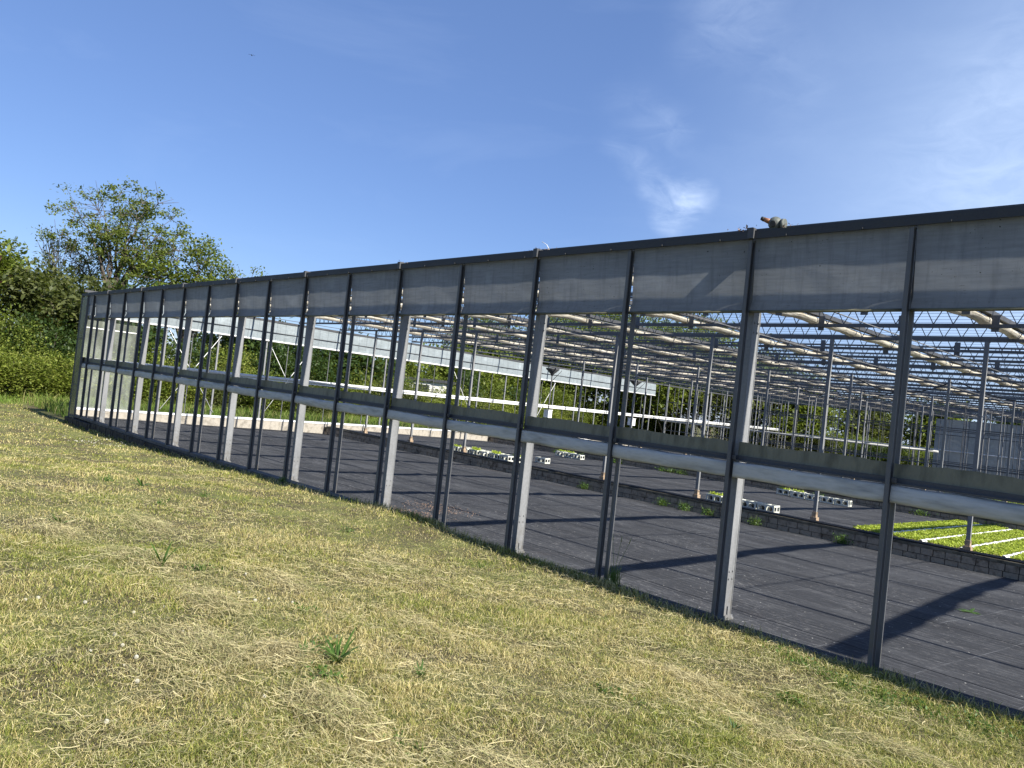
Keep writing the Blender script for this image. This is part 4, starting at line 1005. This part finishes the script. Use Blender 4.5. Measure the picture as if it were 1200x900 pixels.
# ------------------------------------------------------------------ light, sky, camera
SUN = Vector((1.25, .06, 1.0)).normalized(); EL = math.asin(SUN.z)
sl = bpy.data.lights.new('sun', 'SUN'); sl.energy = 5.0; sl.angle = math.radians(.53); sl.color = (1, .95, .86)
so = link(bpy.data.objects.new('sun', sl)); so.rotation_euler = SUN.to_track_quat('Z', 'Y').to_euler(); so.location = (30, 10, 30)
W = bpy.data.worlds.new('World'); S.world = W; W.use_nodes = True
nt = NT(W); bg = nt.n['Background']
sky = nt.add('ShaderNodeTexSky', sky_type='NISHITA'); sky.sun_disc = False; sky.sun_elevation = EL
sky.sun_rotation = math.atan2(SUN.x, SUN.y); sky.air_density = 1.0; sky.dust_density = .25; sky.ozone_density = 3.0; sky.altitude = 50
tc = nt.add('ShaderNodeTexCoord'); D = tc.outputs['Generated']
BL_ = [((-.6149,.7195,.3225),.030,.20),((-.6025,.7382,.3035),.030,.25),((-.5836,.7602,.2855),.032,.45),((-.5561,.7884,.2629),.045,1.0),((-.5700,.7480,.3400),.05,.22),((-.592,.7106,.368),.06,.10),
       ((-.2402,.9136,.328),.16,.22),((-.2405,.8729,.4126),.12,.15),((-.4869,.7429,.4593),.10,.24),((-.23,.93,.28),.16,.12),((-.4369,.8097,.3895),.08,.12),((-.30,.92,.24),.16,.25)]
wn = nt.noise(nt.mapv(D, (1,1,1.6)), 9, 3); wsep = nt.add('ShaderNodeTexNoise'); wsep.inputs['Scale'].default_value = 14; wsep.inputs['Detail'].default_value = 5; nt.lk(D, wsep.inputs['Vector'])
dd = nt.add('ShaderNodeVectorMath', operation='MULTIPLY_ADD'); nt.lk(wsep.outputs['Color'], dd.inputs[0]); dd.inputs[1].default_value = (.06,.06,.06)
ofs = nt.add('ShaderNodeVectorMath', operation='ADD'); nt.lk(D, ofs.inputs[0]); ofs.inputs[1].default_value = (-.03,-.03,-.03); nt.lk(ofs.outputs[0], dd.inputs[2])
tot = None
for c, rad, st in BL_:
    ds_ = nt.add('ShaderNodeVectorMath', operation='DISTANCE'); nt.lk(dd.outputs[0], ds_.inputs[0]); ds_.inputs[1].default_value = c
    mr = nt.add('ShaderNodeMapRange', interpolation_type='SMOOTHSTEP'); nt.lk(ds_.outputs['Value'], mr.inputs[0])
    mr.inputs[1].default_value = 0; mr.inputs[2].default_value = rad; mr.inputs[3].default_value = st; mr.inputs[4].default_value = 0
    tot = mr.outputs[0] if tot is None else nt.math('ADD', tot, mr.outputs[0])
wisp = nt.noise(nt.mapv(D, (1,1,2.4), rot=(.3,.5,.2)), 16, 7, .62, .8)
cl = nt.math('MULTIPLY', tot, nt.ramp(wisp, [(.34, (.15,.15,.15)), (.68, (1,1,1))]), clamp=True)
veil = nt.math('MULTIPLY', nt.ramp(nt.noise(nt.mapv(D, (1,1,3.5), rot=(.2,.1,.4)), 3.2, 6, .6, .5), [(.5,(0,0,0)), (.8,(1,1,1))]), .10)
hz = nt.add('ShaderNodeVectorMath', operation='DISTANCE'); nt.lk(D, hz.inputs[0]); hz.inputs[1].default_value = (-.10,.97,.14)
hm = nt.add('ShaderNodeMapRange', interpolation_type='SMOOTHSTEP'); nt.lk(hz.outputs['Value'], hm.inputs[0])
hm.inputs[1].default_value = 0; hm.inputs[2].default_value = .66; hm.inputs[3].default_value = .55; hm.inputs[4].default_value = 0
base = nt.mix(1.0, sky.outputs[0], (.92,.985,1.2), 'MULTIPLY')
base = nt.mix(.35, base, (1.69,2.96,6.3))
base = nt.mix(hm.outputs[0], base, (6.4,8.2,11.0))
skyc = nt.mix(nt.math('MULTIPLY', nt.math('ADD', cl, veil, clamp=True), .62), base, (7.6,9.0,11.4))
nt.lk(skyc, bg.inputs[0]); bg.inputs[1].default_value = .061

cam = bpy.data.cameras.new('camera'); co = link(bpy.data.objects.new('camera', cam))
cam.sensor_width = 36; cam.lens = FL/1200*36; cam.clip_end = 3000; cam.clip_start = .05
mw = Matrix((rt, upv, -fw)).transposed().to_4x4(); mw.translation = CAM; co.matrix_world = mw
S.camera = co
S.view_settings.view_transform = 'Standard'; S.view_settings.look = 'None'; S.view_settings.exposure = 1.05; S.view_settings.gamma = 1
S.view_settings.use_curve_mapping = False
S.cycles.max_bounces = 8; S.cycles.transparent_max_bounces = 8
